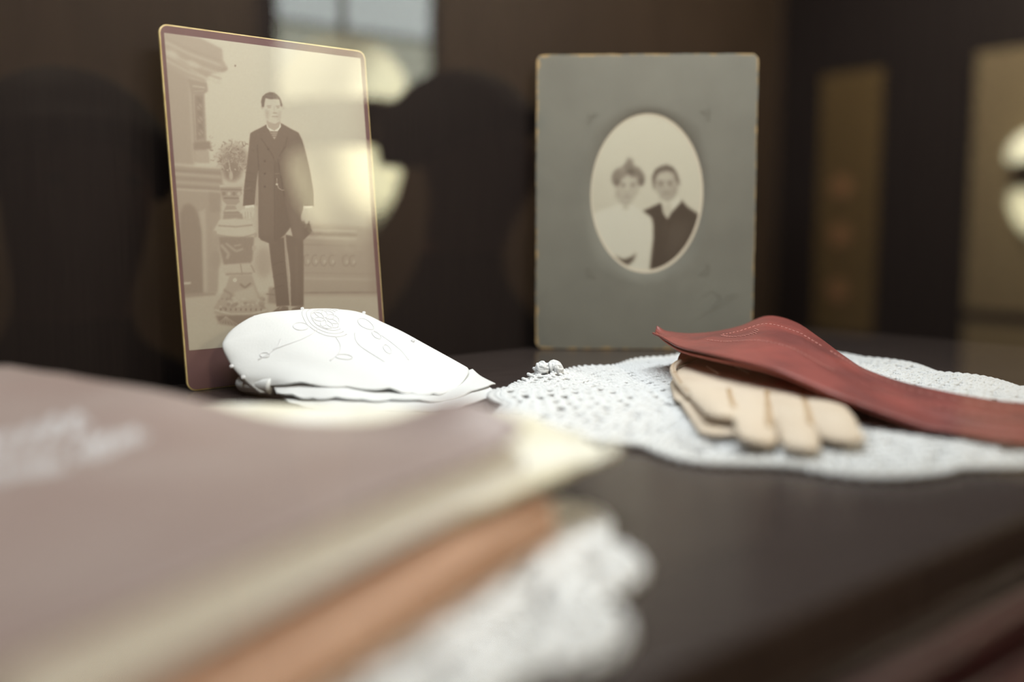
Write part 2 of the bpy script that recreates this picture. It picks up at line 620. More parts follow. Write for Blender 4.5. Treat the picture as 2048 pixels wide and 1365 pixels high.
def homography(src, dst):
    A, B = [], []
    for (x, y), (u, v) in zip(src, dst):
        A += [[x, y, 1, 0, 0, 0, -u * x, -u * y], [0, 0, 0, x, y, 1, -v * x, -v * y]]
        B += [u, v]
    h = np.linalg.solve(np.array(A, float), np.array(B, float))
    return np.append(h, 1).reshape(3, 3)


def warp(Hm, u, v):
    w = Hm[2, 0] * u + Hm[2, 1] * v + Hm[2, 2]
    return (Hm[0, 0] * u + Hm[0, 1] * v + Hm[0, 2]) / w, (Hm[1, 0] * u + Hm[1, 1] * v + Hm[1, 2]) / w


def bilinear(p, x, y):
    x = np.clip(x - p.x0, 0, p.w - 1.001)
    y = np.clip(y - p.y0, 0, p.h - 1.001)
    j, i = x.astype(int), y.astype(int)
    fx, fy = x - j, y - i
    a = p.a
    return (a[i, j] * (1 - fx) + a[i, j + 1] * fx) * (1 - fy) + (a[i + 1, j] * (1 - fx) + a[i + 1, j + 1] * fx) * fy


def ramp(t, stops):
    xs = [s_[0] for s_ in stops]
    return np.stack([np.interp(t, xs, [s_[1][k] for s_ in stops]) for k in range(3)], -1)


def paint_man():
    p = Painter(322, 66, 780, 720, 0.86)
    # backdrop: paler top, browner below, darker right
    p.poly([(322, 330), (780, 380), (780, 590), (322, 600)], 0.70, 40, 0.55)
    p.poly([(700, 66), (780, 66), (780, 600), (735, 600)], 0.74, 18, 0.6)
    p.poly([(322, 590), (780, 580), (780, 720), (322, 720)], 0.76, 3, 1)
    p.poly([(322, 640), (780, 640), (780, 720), (322, 720)], 0.82, 20, 0.7)
    # cornice and painted column, top left
    p.poly([(322, 66), (400, 80), (442, 100), (444, 122), (453, 138), (447, 146), (420, 150), (412, 160), (410, 168), (378, 160), (322, 130)], 0.68, 2)
    for k in range(6):
        y = 80 + k * 9
        p.line([(330, y), (375, y + 22), (440, y + 44)], 4, 0.80 if k % 2 else 0.62, 2, 0.7)
    p.line([(330, 112), (378, 140), (415, 163)], 4, 0.80, 2, 0.6)
    p.line([(440, 142), (452, 140)], 4, 0.58, 2)
    p.ell(385, 132, 14, 6, 0.80, 3, 0.8, 0.4)
    p.ell(345, 112, 12, 6, 0.82, 4, 0.8, 0.5)
    p.poly([(322, 125), (378, 158), (388, 335), (345, 340), (330, 335)], 0.64, 3)
    p.poly([(374, 160), (412, 168), (414, 185), (407, 190), (412, 300), (414, 325), (388, 325), (380, 190)], 0.60, 1.5)
    p.line([(384, 175), (408, 178)], 3, 0.76, 1)
    p.poly([(388, 194), (404, 194), (407, 278), (391, 282)], 0.53, 1)
    for k in range(6):
        p.ell(397 + k * 0.6, 203 + k * 13, 4.5, 5, 0.64 if k % 2 else 0.48, 1, 0.8)
        p.line([(393 + k * .6, 198 + k * 13), (401 + k * .6, 208 + k * 13)], 1.5, 0.45, 0.6)
    p.line([(386, 186), (406, 184)], 1.2, 0.72, 0.5); p.line([(386, 190), (391, 284)], 1.2, 0.70, 0.5)
    p.poly([(385, 288), (418, 284), (422, 300), (386, 302)], 0.52, 1.5)
    p.poly([(388, 303), (416, 302), (418, 328), (390, 328)], 0.70, 1.5)
    # mantel ledge
    p.poly([(345, 335), (440, 338), (445, 380), (350, 378)], 0.60, 2)
    for y, t in ((331, .8), (343, .52), (350, .75), (358, .55), (366, .72), (375, .5)):
        p.line([(345, y), (440, y + 5)], 5, t, 2, 0.8)
    p.poly([(350, 382), (440, 386), (434, 585), (365, 592)], 0.63, 2)
    p.poly([(358, 590), (359, 430), (366, 412), (378, 408), (390, 418), (399, 440), (404, 470), (407, 588)], 0.50, 2.5)
    p.poly([(396, 425), (410, 418), (414, 585), (406, 586), (403, 465)], 0.72, 2)
    p.poly([(416, 385), (440, 388), (438, 425), (418, 425)], 0.58, 2)
    p.line([(366, 568), (381, 567)], 4, 0.82, 1); p.line([(362, 594), (430, 588)], 4, 0.52, 2)
    # wainscot on the right
    p.poly([(600, 445), (780, 455), (780, 590), (600, 590)], 0.64, 3)
    for y, t, w in ((450, .72, 4), (458, .80, 4), (466, .50, 5), (474, .76, 6), (488, .55, 3), (545, .56, 2), (556, .72, 6), (585, .38, 2.2)):
        p.line([(606, y), (712 if y < 500 else 770, y + (-2 if y > 580 else 2))], w, t, 1.4, 0.75)
    for cx in (612, 628, 645, 662, 690, 704):
        th = np.linspace(0.3, 5.2, 12)
        p.line(np.stack([cx + 7 * np.cos(th), 520 + 11 * np.sin(th)], 1), 2.2, 0.50, 1, 0.8)
        p.ell(cx + 2, 522, 2.5, 4, 0.80, 1, 0.7)
    p.poly([(735, 430), (770, 430), (770, 585), (738, 585)], 0.54, 5, 0.6)
    # plants: dark heart and many pale curls
    p.ell(466, 318, 28, 26, 0.50, 6, 0.9)
    p.ell(462, 345, 18, 18, 0.44, 4, 0.9)
    R = np.random.default_rng(3)
    for k in range(150):
        a, rr = R.uniform(0, 6.28), R.uniform(0, 1) ** 0.6
        x, y = 463 + 42 * rr * math.cos(a), 312 + 34 * rr * math.sin(a)
        if y > 345 and abs(x - 462) > 20: continue
        a2, l = R.uniform(0, 6.28), R.uniform(3, 8)
        p.line([(x, y), (x + l * math.cos(a2), y + l * math.sin(a2) + 2), (x + 1.4 * l * math.cos(a2 + .5), y + l * math.sin(a2 + .5) + 4)],
               R.uniform(1, 2), R.choice([0.40, 0.48, 0.72, 0.80, 0.66]), 0.5, 0.8)
    for cx, cy, r in ((435, 310, 8), (423, 290, 6), (470, 290, 7), (484, 330, 7), (447, 300, 5), (420, 275, 4)):
        th = np.linspace(0, 5, 10)
        p.line(np.stack([cx + r * np.cos(th) * (1 - th / 9), cy + r * np.sin(th) * (1 - th / 9)], 1), 1.6, 0.72, 0.6, 0.8)
    p.line([(455, 320), (460, 350)], 2, 0.76, 0.6)
    p.ell(460, 352, 4, 9, 0.74, 1)
    # urn
    p.poly([(436, 372), (484, 372), (480, 378), (482, 388), (474, 396), (478, 404), (468, 412), (472, 420), (478, 428), (444, 428), (448, 418), (452, 410), (444, 402), (441, 392)], 0.62, 1)
    p.line([(437, 373), (484, 372)], 5, 0.78, 0.8); p.line([(440, 380), (482, 380)], 2.5, 0.44, 0.8)
    for k in range(4):
        p.ell(446 + k * 10, 388, 3.5, 4, 0.76 if k % 2 else 0.50, 0.8)
    p.line([(446, 397), (476, 397)], 3, 0.46, 0.8); p.line([(452, 411), (470, 411)], 2, 0.76, 0.7); p.line([(448, 422), (474, 421)], 3, 0.78, 0.7)
    p.line([(446, 427), (478, 426)], 2, 0.50, 0.7); p.poly([(446, 428), (482, 428), (484, 440), (444, 440)], 0.58, 1)
    # pedestal
    p.poly([(437, 440), (470, 437), (503, 441), (506, 456), (510, 470), (478, 478), (432, 472), (425, 462)], 0.80, 1.4)
    p.line([(434, 452), (470, 454), (503, 450)], 2.2, 0.58, 1); p.line([(430, 470), (476, 478), (508, 468)], 2.2, 0.60, 1)
    p.ell(428, 468, 4, 6, 0.66, 1); p.ell(509, 470, 3, 5, 0.66, 1)
    p.poly([(436, 474), (506, 474), (503, 520), (498, 528), (446, 530), (438, 500)], 0.52, 1.5)
    p.line([(440, 490), (456, 508), (452, 518)], 5, 0.70, 1.5); p.line([(450, 487), (470, 503), (484, 498)], 4, 0.68, 1.2)
    p.line([(466, 492), (480, 490)], 3, 0.66, 1); p.ell(506, 496, 4, 6, 0.72, 1); p.ell(430, 520, 10, 18, 0.60, 3)
    p.poly([(443, 532), (470, 528), (495, 526), (509, 532), (508, 545), (490, 552), (452, 553), (443, 543)], 0.76, 1.4)
    p.line([(479, 528), (483, 552)], 1.6, 0.54, 0.7); p.line([(500, 530), (507, 545)], 2, 0.55, 1); p.line([(450, 549), (502, 547)], 3, 0.56, 1.4)
    p.poly([(458, 552), (502, 550), (512, 580), (522, 605), (535, 622), (528, 632), (470, 640), (428, 628), (427, 615), (440, 595), (452, 570)], 0.68, 1.5)
    p.poly([(466, 585), (505, 572), (516, 602), (470, 604)], 0.76, 2.5)
    p.line([(478, 568), (488, 576), (500, 566)], 4, 0.48, 1.2); p.line([(446, 580), (462, 590), (458, 600)], 4, 0.55, 1.5); p.ell(468, 560, 4, 4, 0.80, 1)
    for k in range(34):
        p.ell(R.uniform(432, 526), R.uniform(596, 618), R.uniform(2, 5), R.uniform(2, 4), R.choice([0.54, 0.78, 0.62, 0.80]), 1, 0.75)
    p.line([(428, 620), (460, 629), (500, 628), (532, 620)], 4, 0.80, 1)
    for k in range(9):
        p.line([(440 + k * 10, 617), (440 + k * 10, 622)], 3.2, 0.44, 0.9)
    p.poly([(430, 632), (532, 630), (520, 645), (470, 652), (438, 648)], 0.46, 2)
    for k in range(7):
        p.line([(450, 634), (432 + k * 7, 650)], 2, 0.70, 0.8, 0.8)
    p.poly([(536, 575), (552, 575), (553, 608), (534, 606)], 0.56, 2); p.line([(530, 588), (552, 590)], 2, 0.42, 1)
    p.ell(525, 525, 16, 30, 0.58, 6, 0.6)
    # trousers and shoes
    p.poly([(535, 480), (566, 474), (569, 520), (573, 560), (577, 611), (551, 613), (546, 565), (540, 525)], 0.25, 1)
    p.poly([(565, 468), (604, 476), (605, 520), (605, 612), (580, 612), (578, 550), (574, 510)], 0.28, 1)
    p.poly([(565, 462), (569, 466), (574, 530), (579, 590), (577, 606), (573, 560), (568, 510)], 0.62, 0.7)
    for y in (524, 548, 572):
        p.line([(544, y + 6), (556, y), (566, y - 1)], 2, 0.18, 1.2, 0.8)
    p.line([(590, 490), (592, 606)], 3, 0.36, 2.5, 0.7)
    p.poly([(538, 630), (548, 620), (560, 611), (574, 614), (576, 626), (560, 632)], 0.34, 1); p.line([(556, 618), (562, 613)], 3, 0.62, 1)
    p.poly([(579, 626), (582, 617), (600, 611), (606, 620), (602, 630)], 0.36, 1)
    # coat
    p.poly([(498, 267), (506, 262), (518, 256), (530, 249), (545, 262), (558, 245), (578, 256), (594, 264), (602, 280), (610, 310), (617, 340), (624, 380), (625, 413),
            (602, 412), (607, 410), (622, 462), (606, 478), (586, 482), (578, 452), (571, 410), (566, 380), (552, 410), (551, 487), (538, 487), (520, 480), (515, 474), (514, 340),
            (510, 372), (507, 411), (484, 412), (486, 375), (493, 318)], 0.27, 0.8)
    p.poly([(545, 318), (560, 330), (572, 410), (580, 452), (566, 470), (548, 486), (546, 410)], 0.23, 1)
    p.poly([(513, 344), (512, 400), (515, 412), (509, 412), (508, 400)], 0.66, 0.8)
    p.poly([(572, 300), (600, 290), (614, 350), (606, 400), (606, 478), (588, 480), (576, 410)], 0.34, 4, 0.7)
    p.poly([(515, 345), (544, 340), (545, 470), (517, 470)], 0.31, 4, 0.7)
    for pts in ([(519, 276), (540, 306), (546, 318)], [(572, 272), (568, 290), (556, 312)], [(553, 318), (560, 360), (566, 392)], [(512, 290), (515, 340)], [(597, 320), (596, 350)], [(603, 365), (602, 408)]):
        p.line(pts, 1.8, 0.14, 0.8, 0.8)
    p.line([(546, 330), (547, 482)], 1.5, 0.17, 0.8, 0.8)
    for x, y in ((527, 322), (527, 347), (527, 373), (534, 298)):
        p.ell(x, y, 2.2, 2.2, 0.14, 0.6)
    for y in (300, 345, 362, 380):
        p.line([(488 if y > 320 else 500, y), (506, y + 3)], 1.6, 0.19, 1, 0.7)
    p.line([(486, 380), (500, 375)], 2, 0.36, 1); p.line([(563, 296), (577, 293)], 1.5, 0.2, 0.7)
    # watch chain
    p.line([(551, 356), (551, 367), (555, 376), (562, 380), (566, 379)], 1.3, 0.78, 0.4); p.ell(551, 368, 2.6, 2.2, 0.85, 0.5); p.line([(547, 347), (557, 346)], 1, 0.45, 0.5)
    # cuffs and hands
    p.poly([(487, 412), (506, 409), (506, 416), (489, 418)], 0.95, 0.6); p.poly([(603, 411), (624, 410), (622, 415), (605, 416)], 0.95, 0.6)
    p.poly([(489, 417), (504, 414), (507, 424), (504, 433), (499, 437), (494, 438), (490, 433), (484, 434), (483, 427), (477, 424), (482, 419)], 0.82, 0.8)
    for x in (488, 493, 499):
        p.line([(x, 424), (x + 1, 436)], 1, 0.62, 0.5, 0.8)
    p.poly([(604, 415), (619, 415), (618, 430), (614, 445), (609, 448), (606, 440), (601, 442), (599, 433), (602, 420)], 0.80, 0.8)
    for x in (604, 608, 613):
        p.line([(x, 428), (x - 1, 443)], 1, 0.62, 0.5, 0.8)
    # head
    p.poly([(530, 240), (557, 238), (559, 252), (547, 264), (532, 256)], 0.70, 0.8)
    p.ell(522, 214, 3, 5, 0.78, 0.6); p.ell(563, 213, 2.6, 5, 0.78, 0.6)
    p.poly([(526, 197), (558, 195), (561, 206), (561, 218), (559, 232), (556, 243), (547, 248), (538, 246), (530, 238), (527, 226), (525, 212)], 0.84, 0.8)
    p.poly([(527, 218), (536, 222), (534, 240), (529, 236)], 0.72, 2, 0.8); p.poly([(550, 226), (560, 220), (558, 238), (552, 244)], 0.74, 2, 0.7)
    p.poly([(521, 214), (519.5, 203), (522, 193), (529, 187), (537, 184), (546, 185), (553, 190), (558, 197), (561, 206), (561, 213), (558.5, 211), (556, 198), (546, 197.5), (538, 198), (528, 196), (526, 206), (525, 214)], 0.30, 0.8)
    p.line([(530, 190), (546, 194)], 2, 0.46, 1, 0.7)
    for x0, x1 in ((531, 540), (549, 557)):
        p.line([(x0, 212), (x1, 211)], 1.5, 0.56, 0.6, 0.9); p.line([(x0 + 1.5, 215), (x1 - 1, 214.6)], 1.6, 0.58, 0.6, 0.9)
    p.line([(545, 212), (546, 224)], 1.6, 0.76, 0.7); p.line([(543, 225.5), (551, 225.5)], 1.6, 0.62, 0.7); p.line([(541, 233), (553, 232.5)], 1.5, 0.58, 0.6)
    p.line([(543, 236), (551, 236)], 1.5, 0.76, 0.7); p.line([(536, 245), (547, 248.5), (556, 244)], 2, 0.64, 1, 0.8)
    # collar, tie
    p.poly([(530, 246), (534, 255), (546, 261), (555, 254), (558, 245), (559, 253), (552, 263), (546, 262), (537, 262), (531, 254)], 0.96, 0.5)
    p.poly([(536, 262), (553, 262), (550, 272), (546, 279), (541, 271)], 0.66, 0.6)
    for k, y in enumerate((264, 268, 272)):
        p.line([(538 + k, y), (552 - k, y - 0.5)], 1.8, 0.34, 0.4)
    p.ell(468, 133, 1.4, 1.8, 0.40, 0.5)
    p.ell(468, 561, 3, 3, 0.92, 0.8); p.ell(468, 561, 1.2, 1.2, 0.62, 0.5)
    p.a += np.random.default_rng(5).normal(0, 0.012, p.a.shape)
    return p


def paint_couple():
    p = Painter(1172, 225, 1414, 560, 0.86)
    p.poly([(1172, 420), (1240, 400), (1240, 440), (1172, 460)], 0.78, 10, 0.6)
    p.ell(1190, 400, 30, 60, 0.80, 18, 0.6)
    # man: suit first
    p.poly([(1278, 428), (1298, 420), (1322, 409), (1334, 440), (1346, 424), (1360, 402), (1374, 418), (1395, 432), (1410, 445), (1400, 500), (1350, 552), (1299, 552), (1306, 480), (1304, 440)], 0.10, 1.6)
    p.poly([(1330, 450), (1385, 445), (1365, 500), (1335, 530)], 0.20, 10, 0.8)
    p.line([(1345, 428), (1338, 455), (1330, 490)], 3, 0.05, 2, 0.6)
    p.poly([(1321, 396), (1334, 408), (1350, 398), (1360, 399), (1362, 408), (1347, 424), (1341, 430), (1335, 441), (1326, 428)], 0.90, 1.3)
    p.poly([(1326, 411), (1337, 412), (1340, 430), (1335, 442), (1327, 430)], 0.80, 1.2); p.line([(1338, 408), (1342, 428)], 1.6, 0.45, 1, 0.6)
    p.poly([(1309, 356), (1322, 346), (1342, 346), (1353, 360), (1356, 378), (1352, 394), (1343, 403), (1333, 406), (1322, 400), (1312, 388), (1308, 375)], 0.66, 2)
    p.poly([(1312, 352), (1340, 350), (1344, 364), (1318, 366)], 0.76, 3, 0.9)
    p.poly([(1305, 378), (1303, 358), (1309, 344), (1320, 337), (1332, 334), (1345, 340), (1353, 352), (1358, 368), (1356, 376), (1352, 368), (1347, 352), (1335, 346), (1318, 349), (1310, 358), (1309, 376)], 0.26, 1.8)
    p.line([(1318, 342), (1332, 339)], 3, 0.5, 2, 0.7)
    p.ell(1308, 378, 3, 6, 0.56, 1.5); p.ell(1357, 372, 2.5, 5, 0.56, 1.5)
    for x in (1321, 1339):
        p.line([(x - 6, 369), (x + 5, 367)], 2.4, 0.34, 1.4, 0.8); p.ell(x, 373, 4, 2.4, 0.30, 1.3, 0.8)
    p.line([(1331, 370), (1333, 384)], 3, 0.74, 1.5); p.line([(1327, 386), (1338, 386)], 2.2, 0.48, 1.2, 0.7); p.line([(1324, 392), (1341, 391)], 2.4, 0.42, 1.2, 0.8)
    p.line([(1318, 398), (1333, 406), (1348, 399)], 3, 0.5, 2, 0.7); p.ell(1348, 386, 4, 10, 0.54, 3, 0.6)
    # woman
    p.poly([(1172, 440), (1196, 424), (1222, 416), (1240, 411), (1264, 412), (1284, 424), (1300, 436), (1306, 452), (1306, 480), (1301, 520), (1298, 552), (1240, 552), (1200, 520)], 0.92, 2)
    p.line([(1300, 436), (1306, 455), (1306, 480), (1300, 545)], 2, 0.74, 1.2, 0.6)
    p.poly([(1228, 513), (1248, 521), (1264, 516), (1274, 508), (1268, 524), (1257, 534), (1244, 528)], 0.20, 1.8)
    p.poly([(1234, 366), (1256, 355), (1276, 364), (1278, 384), (1270, 398), (1260, 410), (1248, 413), (1238, 404), (1230, 388), (1229, 374)], 0.72, 2)
    p.ell(1252, 366, 14, 7, 0.80, 4, 0.9)
    for cx, cy, rx, ry, t in ((1232, 360, 10, 15, .40), (1240, 350, 14, 11, .46), (1256, 340, 13, 11, .40), (1268, 348, 14, 11, .38), (1281, 362, 8, 15, .38), (1258, 328, 8, 7, .46),
                              (1256, 321, 3, 3, .55), (1246, 343, 5, 4, .58), (1270, 340, 6, 3, .54), (1261, 347, 9, 4, .28), (1233, 368, 4, 7, .32), (1238, 342, 5, 3, .56), (1283, 366, 3, 8, .28)):
        p.ell(cx, cy, rx, ry, t, 2, 0.9)
    for x in (1246, 1265):
        p.line([(x - 6, 369), (x + 5, 369)], 2, 0.5, 1.3, 0.8); p.ell(x, 374, 4.4, 2.6, 0.34, 1.4, 0.8)
    p.line([(1254, 374), (1253, 386)], 3, 0.82, 1.5); p.line([(1249, 388), (1258, 388)], 2.2, 0.54, 1.2, 0.8); p.line([(1246, 397), (1260, 397)], 3, 0.48, 1.4, 0.8)
    p.line([(1238, 404), (1249, 412), (1262, 408)], 3, 0.56, 2, 0.8); p.ell(1251, 418, 7, 3, 0.62, 2, 0.8); p.ell(1234, 394, 4, 8, 0.58, 3, 0.6)
    p.a = p.blur(0.86 + (p.a - 0.86) * 1.12, 0.7)
    p.a += np.random.default_rng(6).normal(0, 0.008, p.a.shape)
    return p


# ------------------------------------------------------------------ left cabinet card
def framed(bl, br, width, height, lean):
    """frame of a card standing on its lower edge: origin, along, up, front normal"""
    t = (br - bl) / np.linalg.norm(br - bl)
    n = np.array([t[1], -t[0], 0])
    up = np.array([0, 0, math.cos(lean)]) - n * math.sin(lean)
    nf = n * math.cos(lean) + np.array([0, 0, math.sin(lean)])
    c = (bl + br) / 2
    return lambda a, b, d=0.0: c + np.multiply.outer(np.asarray(a, float), t) + np.multiply.outer(np.asarray(b, float), up) + np.multiply.outer(np.asarray(d, float), nf)


def slab(fr, out, d0, d1, bev=0.0):
    """plate with outline out between depths d0 (front) and d1 (back), front edge eased by bev"""
    n = len(out)
    c = out.mean(0)
    ins = out - (out - c) / np.linalg.norm(out - c, axis=1, keepdims=True) * bev
    rings = [(ins, d0), (out, d0 - bev), (out, d1)]
    V = np.concatenate([fr(o[:, 0], o[:, 1], np.full(n, d)) for o, d in rings])
    f = []
    for r in range(2):
        for i in range(n):
            j = (i + 1) % n
            f.append((r * n + i, r * n + j, (r + 1) * n + j, (r + 1) * n + i))
    f.append(tuple(range(n)))
    f.append(tuple(range(3 * n - 1, 2 * n - 1, -1)))
    return V, f


CW, CH = 108.5, 164.5
cbl, cbr = G(375, 784, 0.25), G(775, 738, 0.25)
lean = math.radians(5.6)
fr = framed(cbl, cbr, CW, CH, lean)
card = empty('cabinet_card', (cbl + cbr) / 2)
tag(card, 'mauve gilt-edged card with a sepia photo of a standing man in a coat', 'photograph')
out = rrect(CW, CH, 4.2)
V, f = slab(fr, rrect(CW - 1.05, CH - 1.05, 3.7) + [0, 0.525], 0.06, -1.0, 0.1)
obj('mount', V, f, M['mauve'], card, False)
# gilt bevel all round the edge
n = len(out)
inn = rrect(CW - 1.15, CH - 1.15, 3.7) + [0, 0.575]
rings = [(inn, 0.03), (out, -0.25), (out, -1.25), (inn, -1.3)]
V = np.concatenate([fr(o[:, 0], o[:, 1], np.full(n, d)) for o, d in rings])
f = np.array([(r * n + i, r * n + (i + 1) % n, (r + 1) * n + (i + 1) % n, (r + 1) * n + i) for r in range(3) for i in range(n)])
obj('gilt_edge', V, f, M['gilt'], card, False)
# corners of the print measured on the card
src = [(-CW / 2, 0), (CW / 2, 0), (CW / 2, CH), (-CW / 2, CH)]
pix = [(375, 784), (775, 738), (727.5, 97.5), (317, 52)]
Hc = homography(pix, src)
pc = [np.array(warp(Hc, *q)) for q in ((329.5, 75), (719.5, 109), (757, 662), (377, 708))]
x0 = (pc[0][0] + pc[3][0]) / 2; x1 = (pc[1][0] + pc[2][0]) / 2
zt = (pc[0][1] + pc[1][1]) / 2; zb = (pc[3][1] + pc[2][1]) / 2
Hi = homography(src, pix)
man = paint_man()
nr, nc = 460, 300
gz, gx = np.meshgrid(np.linspace(zt, zb, nr), np.linspace(x0, x1, nc), indexing='ij')
ux, uy = warp(Hi, gx, gz)
tone = bilinear(man, ux, uy)
colr = ramp(tone, [(0.0, (0.07, 0.045, 0.034)), (0.27, (0.155, 0.112, 0.085)), (0.5, (0.225, 0.172, 0.132)), (0.7, (0.325, 0.268, 0.208)), (0.86, (0.43, 0.39, 0.305)), (1.0, (0.55, 0.51, 0.42))])
V = fr(gx.ravel(), gz.ravel(), np.full(gx.size, 0.14))
obj('photograph_print', V, grid_faces(nr, nc)[:, ::-1], M['print'], card, True, colors=colr.reshape(-1, 3))

# ------------------------------------------------------------------ right grey mount with an oval photograph
MW, MH = 130.2, 174.5
mbl, mbr = np.array([14.4, 598.6, 0.45]), np.array([144.5, 594.4, 0.45])
fr2 = framed(mbl, mbr, MW, MH, math.radians(1.6))
gm = empty('oval_photo_mount', (mbl + mbr) / 2)
tag(gm, 'grey card mount with worn corners and an oval portrait of a couple', 'photograph')


def worn_card():
    m = pbr('grey_mount_card', (0.19, 0.187, 0.158), 0.75, 0.25, (0.17, 0.167, 0.142), 40, (1, 1, 1), 0.25, 1300, 0.0003)
    nt = m.node_tree
    N, L = nt.nodes, nt.links
    b = N['Principled BSDF']
    lnk = b.inputs['Base Color'].links[0]
    srcs = lnk.from_socket
    at = N.new('ShaderNodeAttribute'); at.attribute_name = 'edge'
    tc = N.new('ShaderNodeTexCoord')
    no = N.new('ShaderNodeTexNoise'); no.inputs['Scale'].default_value = 110; no.inputs['Detail'].default_value = 3
    L.new(tc.outputs['Object'], no.inputs['Vector'])
    sub = N.new('ShaderNodeMath'); sub.operation = 'SUBTRACT'
    mul = N.new('ShaderNodeMath'); mul.operation = 'MULTIPLY_ADD'
    mul.inputs[1].default_value = 6.0; mul.inputs[2].default_value = -2.7
    L.new(no.outputs['Fac'], mul.inputs[0])
    L.new(mul.outputs[0], sub.inputs[0]); L.new(at.outputs['Fac'], sub.inputs[1])
    mr = N.new('ShaderNodeMapRange'); mr.inputs[1].default_value = -0.35; mr.inputs[2].default_value = 0.35
    L.new(sub.outputs[0], mr.inputs[0])
    mx = N.new('ShaderNodeMix'); mx.data_type = 'RGBA'
    mx.inputs['B'].default_value = (0.40, 0.28, 0.14, 1)
    L.new(mr.outputs[0], mx.inputs['Factor']); L.new(srcs, mx.inputs['A'])
    L.new(mx.outputs['Result'], b.inputs['Base Color'])
    return m


M['greycard'] = worn_card()
pix2 = [(1072, 699), (1506, 701.5), (1509.5, 121), (1069, 112)]
src2 = [(-MW / 2, 0), (MW / 2, 0), (MW / 2, MH), (-MW / 2, MH)]
H2 = homography(pix2, src2)
H2i = homography(src2, pix2)
oc = np.array(warp(H2, 1293, 391))
orx = (np.array(warp(H2, 1406, 391)) - np.array(warp(H2, 1180, 391)))[0] / 2
orz = (np.array(warp(H2, 1293, 232)) - np.array(warp(H2, 1293, 550)))[1] / 2
n = 144
th = np.linspace(0, 2 * math.pi, n, endpoint=False)
dirs = np.stack([np.cos(th), np.sin(th)], 1)


def edge_hit(d):                            # from the oval centre out to the rounded rectangle
    P = np.append(out2, out2[:1], 0)
    best = None
    for a, b in zip(P[:-1], P[1:]):
        e = b - a
        den = d[0] * e[1] - d[1] * e[0]
        if abs(den) < 1e-9: continue
        w = a - oc
        s_ = (w[0] * e[1] - w[1] * e[0]) / den
        k = (w[0] * d[1] - w[1] * d[0]) / den
        if s_ > 0 and -1e-6 <= k <= 1 + 1e-6: best = oc + d * s_
    return best


out2 = rrect(MW, MH, 4.5)
corner_a = [math.atan2(z - oc[1], x - oc[0]) % (2 * math.pi) for x, z in out2]
th = np.sort(np.unique(np.concatenate([th, corner_a])))
keep = [0]
for i in range(1, len(th)):
    if th[i] - th[keep[-1]] > 1e-3: keep.append(i)
th = th[keep]
n = len(th)
dirs = np.stack([np.cos(th), np.sin(th)], 1)
outer = np.array([edge_hit(d) for d in dirs])
jag = outer + rng.normal(0, 0.10, outer.shape)
jag[:, 1] = np.maximum(jag[:, 1], 0.0)
oval = oc + dirs * np.array([orx, orz])
# re-angle the oval so that points pair up with the outline
ph = np.arctan2(dirs[:, 1] / orz, dirs[:, 0] / orx)
oval = oc + np.stack([orx * np.cos(ph), orz * np.sin(ph)], 1)
rings, edge = [], []
for k in np.linspace(0, 1, 14):
    kk = 1 - (1 - k) ** 2.2
    rings.append((oval + (jag - oval) * kk, 0.0))
rings.insert(0, (oval - (oval - oc) * 0.012, -0.55))
rings.append((jag + (jag - oc) * 0.001, -0.35))
rings.append((jag, -1.6))
V = np.concatenate([fr2(o[:, 0], o[:, 1], np.full(n, d)) for o, d in rings])
flat2 = np.concatenate([o for o, d in rings])
ed = np.minimum(np.minimum(MW / 2 - np.abs(flat2[:, 0]), flat2[:, 1]), MH - flat2[:, 1])
f = np.array([(r * n + i, r * n + (i + 1) % n, (r + 1) * n + (i + 1) % n, (r + 1) * n + i) for r in range(len(rings) - 1) for i in range(n)])
mo = obj('mount', V, f, M['greycard'], gm, True)
cd = np.hypot(MW / 2 - np.abs(flat2[:, 0]), np.minimum(flat2[:, 1], MH - flat2[:, 1]))
wear = np.maximum(ed, 0) - np.where(cd < 8, 0.9, 0.0)
a = mo.data.attributes.new('edge', 'FLOAT', 'POINT')
a.data.foreach_set('value', wear.astype(np.float32))
obj('backing_board', *slab(fr2, out2 * [0.985, 0.985] + [0, 1], -0.9, -1.55), M['page'], gm, False)
# pale rim inside the opening, then the print
rim = pbr('cream_oval_rim', (0.62, 0.54, 0.42), 0.6, 0.3)
r1, r2 = oc + (oval - oc) * 0.999, oc + (oval - oc) * 0.962 + [-0.3, 0.25]
V = np.concatenate([fr2(o[:, 0], o[:, 1], np.full(n, d)) for o, d in ((r1, -0.3), (r2, -0.5))])
f = np.array([(i, (i + 1) % n, n + (i + 1) % n, n + i) for i in range(n)])
obj('oval_rim', V, f[:, ::-1], rim, gm)
cpl = paint_couple()
nrr = 110
rr = np.linspace(0.004, 1.0, nrr)[:, None, None]
nth = 260
tt = np.linspace(0, 2 * math.pi, nth, endpoint=False)
pts = oc + rr * 0.968 * np.stack([orx * np.cos(tt), orz * np.sin(tt)], 1)[None] + np.array([-0.3, 0.25])
ux, uy = warp(H2i, pts[..., 0], pts[..., 1])
tone = bilinear(cpl, ux, uy)
colr = ramp(tone, [(0.0, (0.055, 0.042, 0.032)), (0.2, (0.10, 0.08, 0.062)), (0.45, (0.22, 0.188, 0.148)), (0.7, (0.37, 0.335, 0.265)), (0.86, (0.48, 0.45, 0.355)), (1.0, (0.57, 0.55, 0.465))])
colr = colr * 1.13
V = fr2(pts[..., 0].ravel(), pts[..., 1].ravel(), np.full(pts[..., 0].size, -0.52))
obj('photograph_print', V, grid_faces(nrr, nth, True), M['print'], gm, True, colors=colr.reshape(-1, 3))
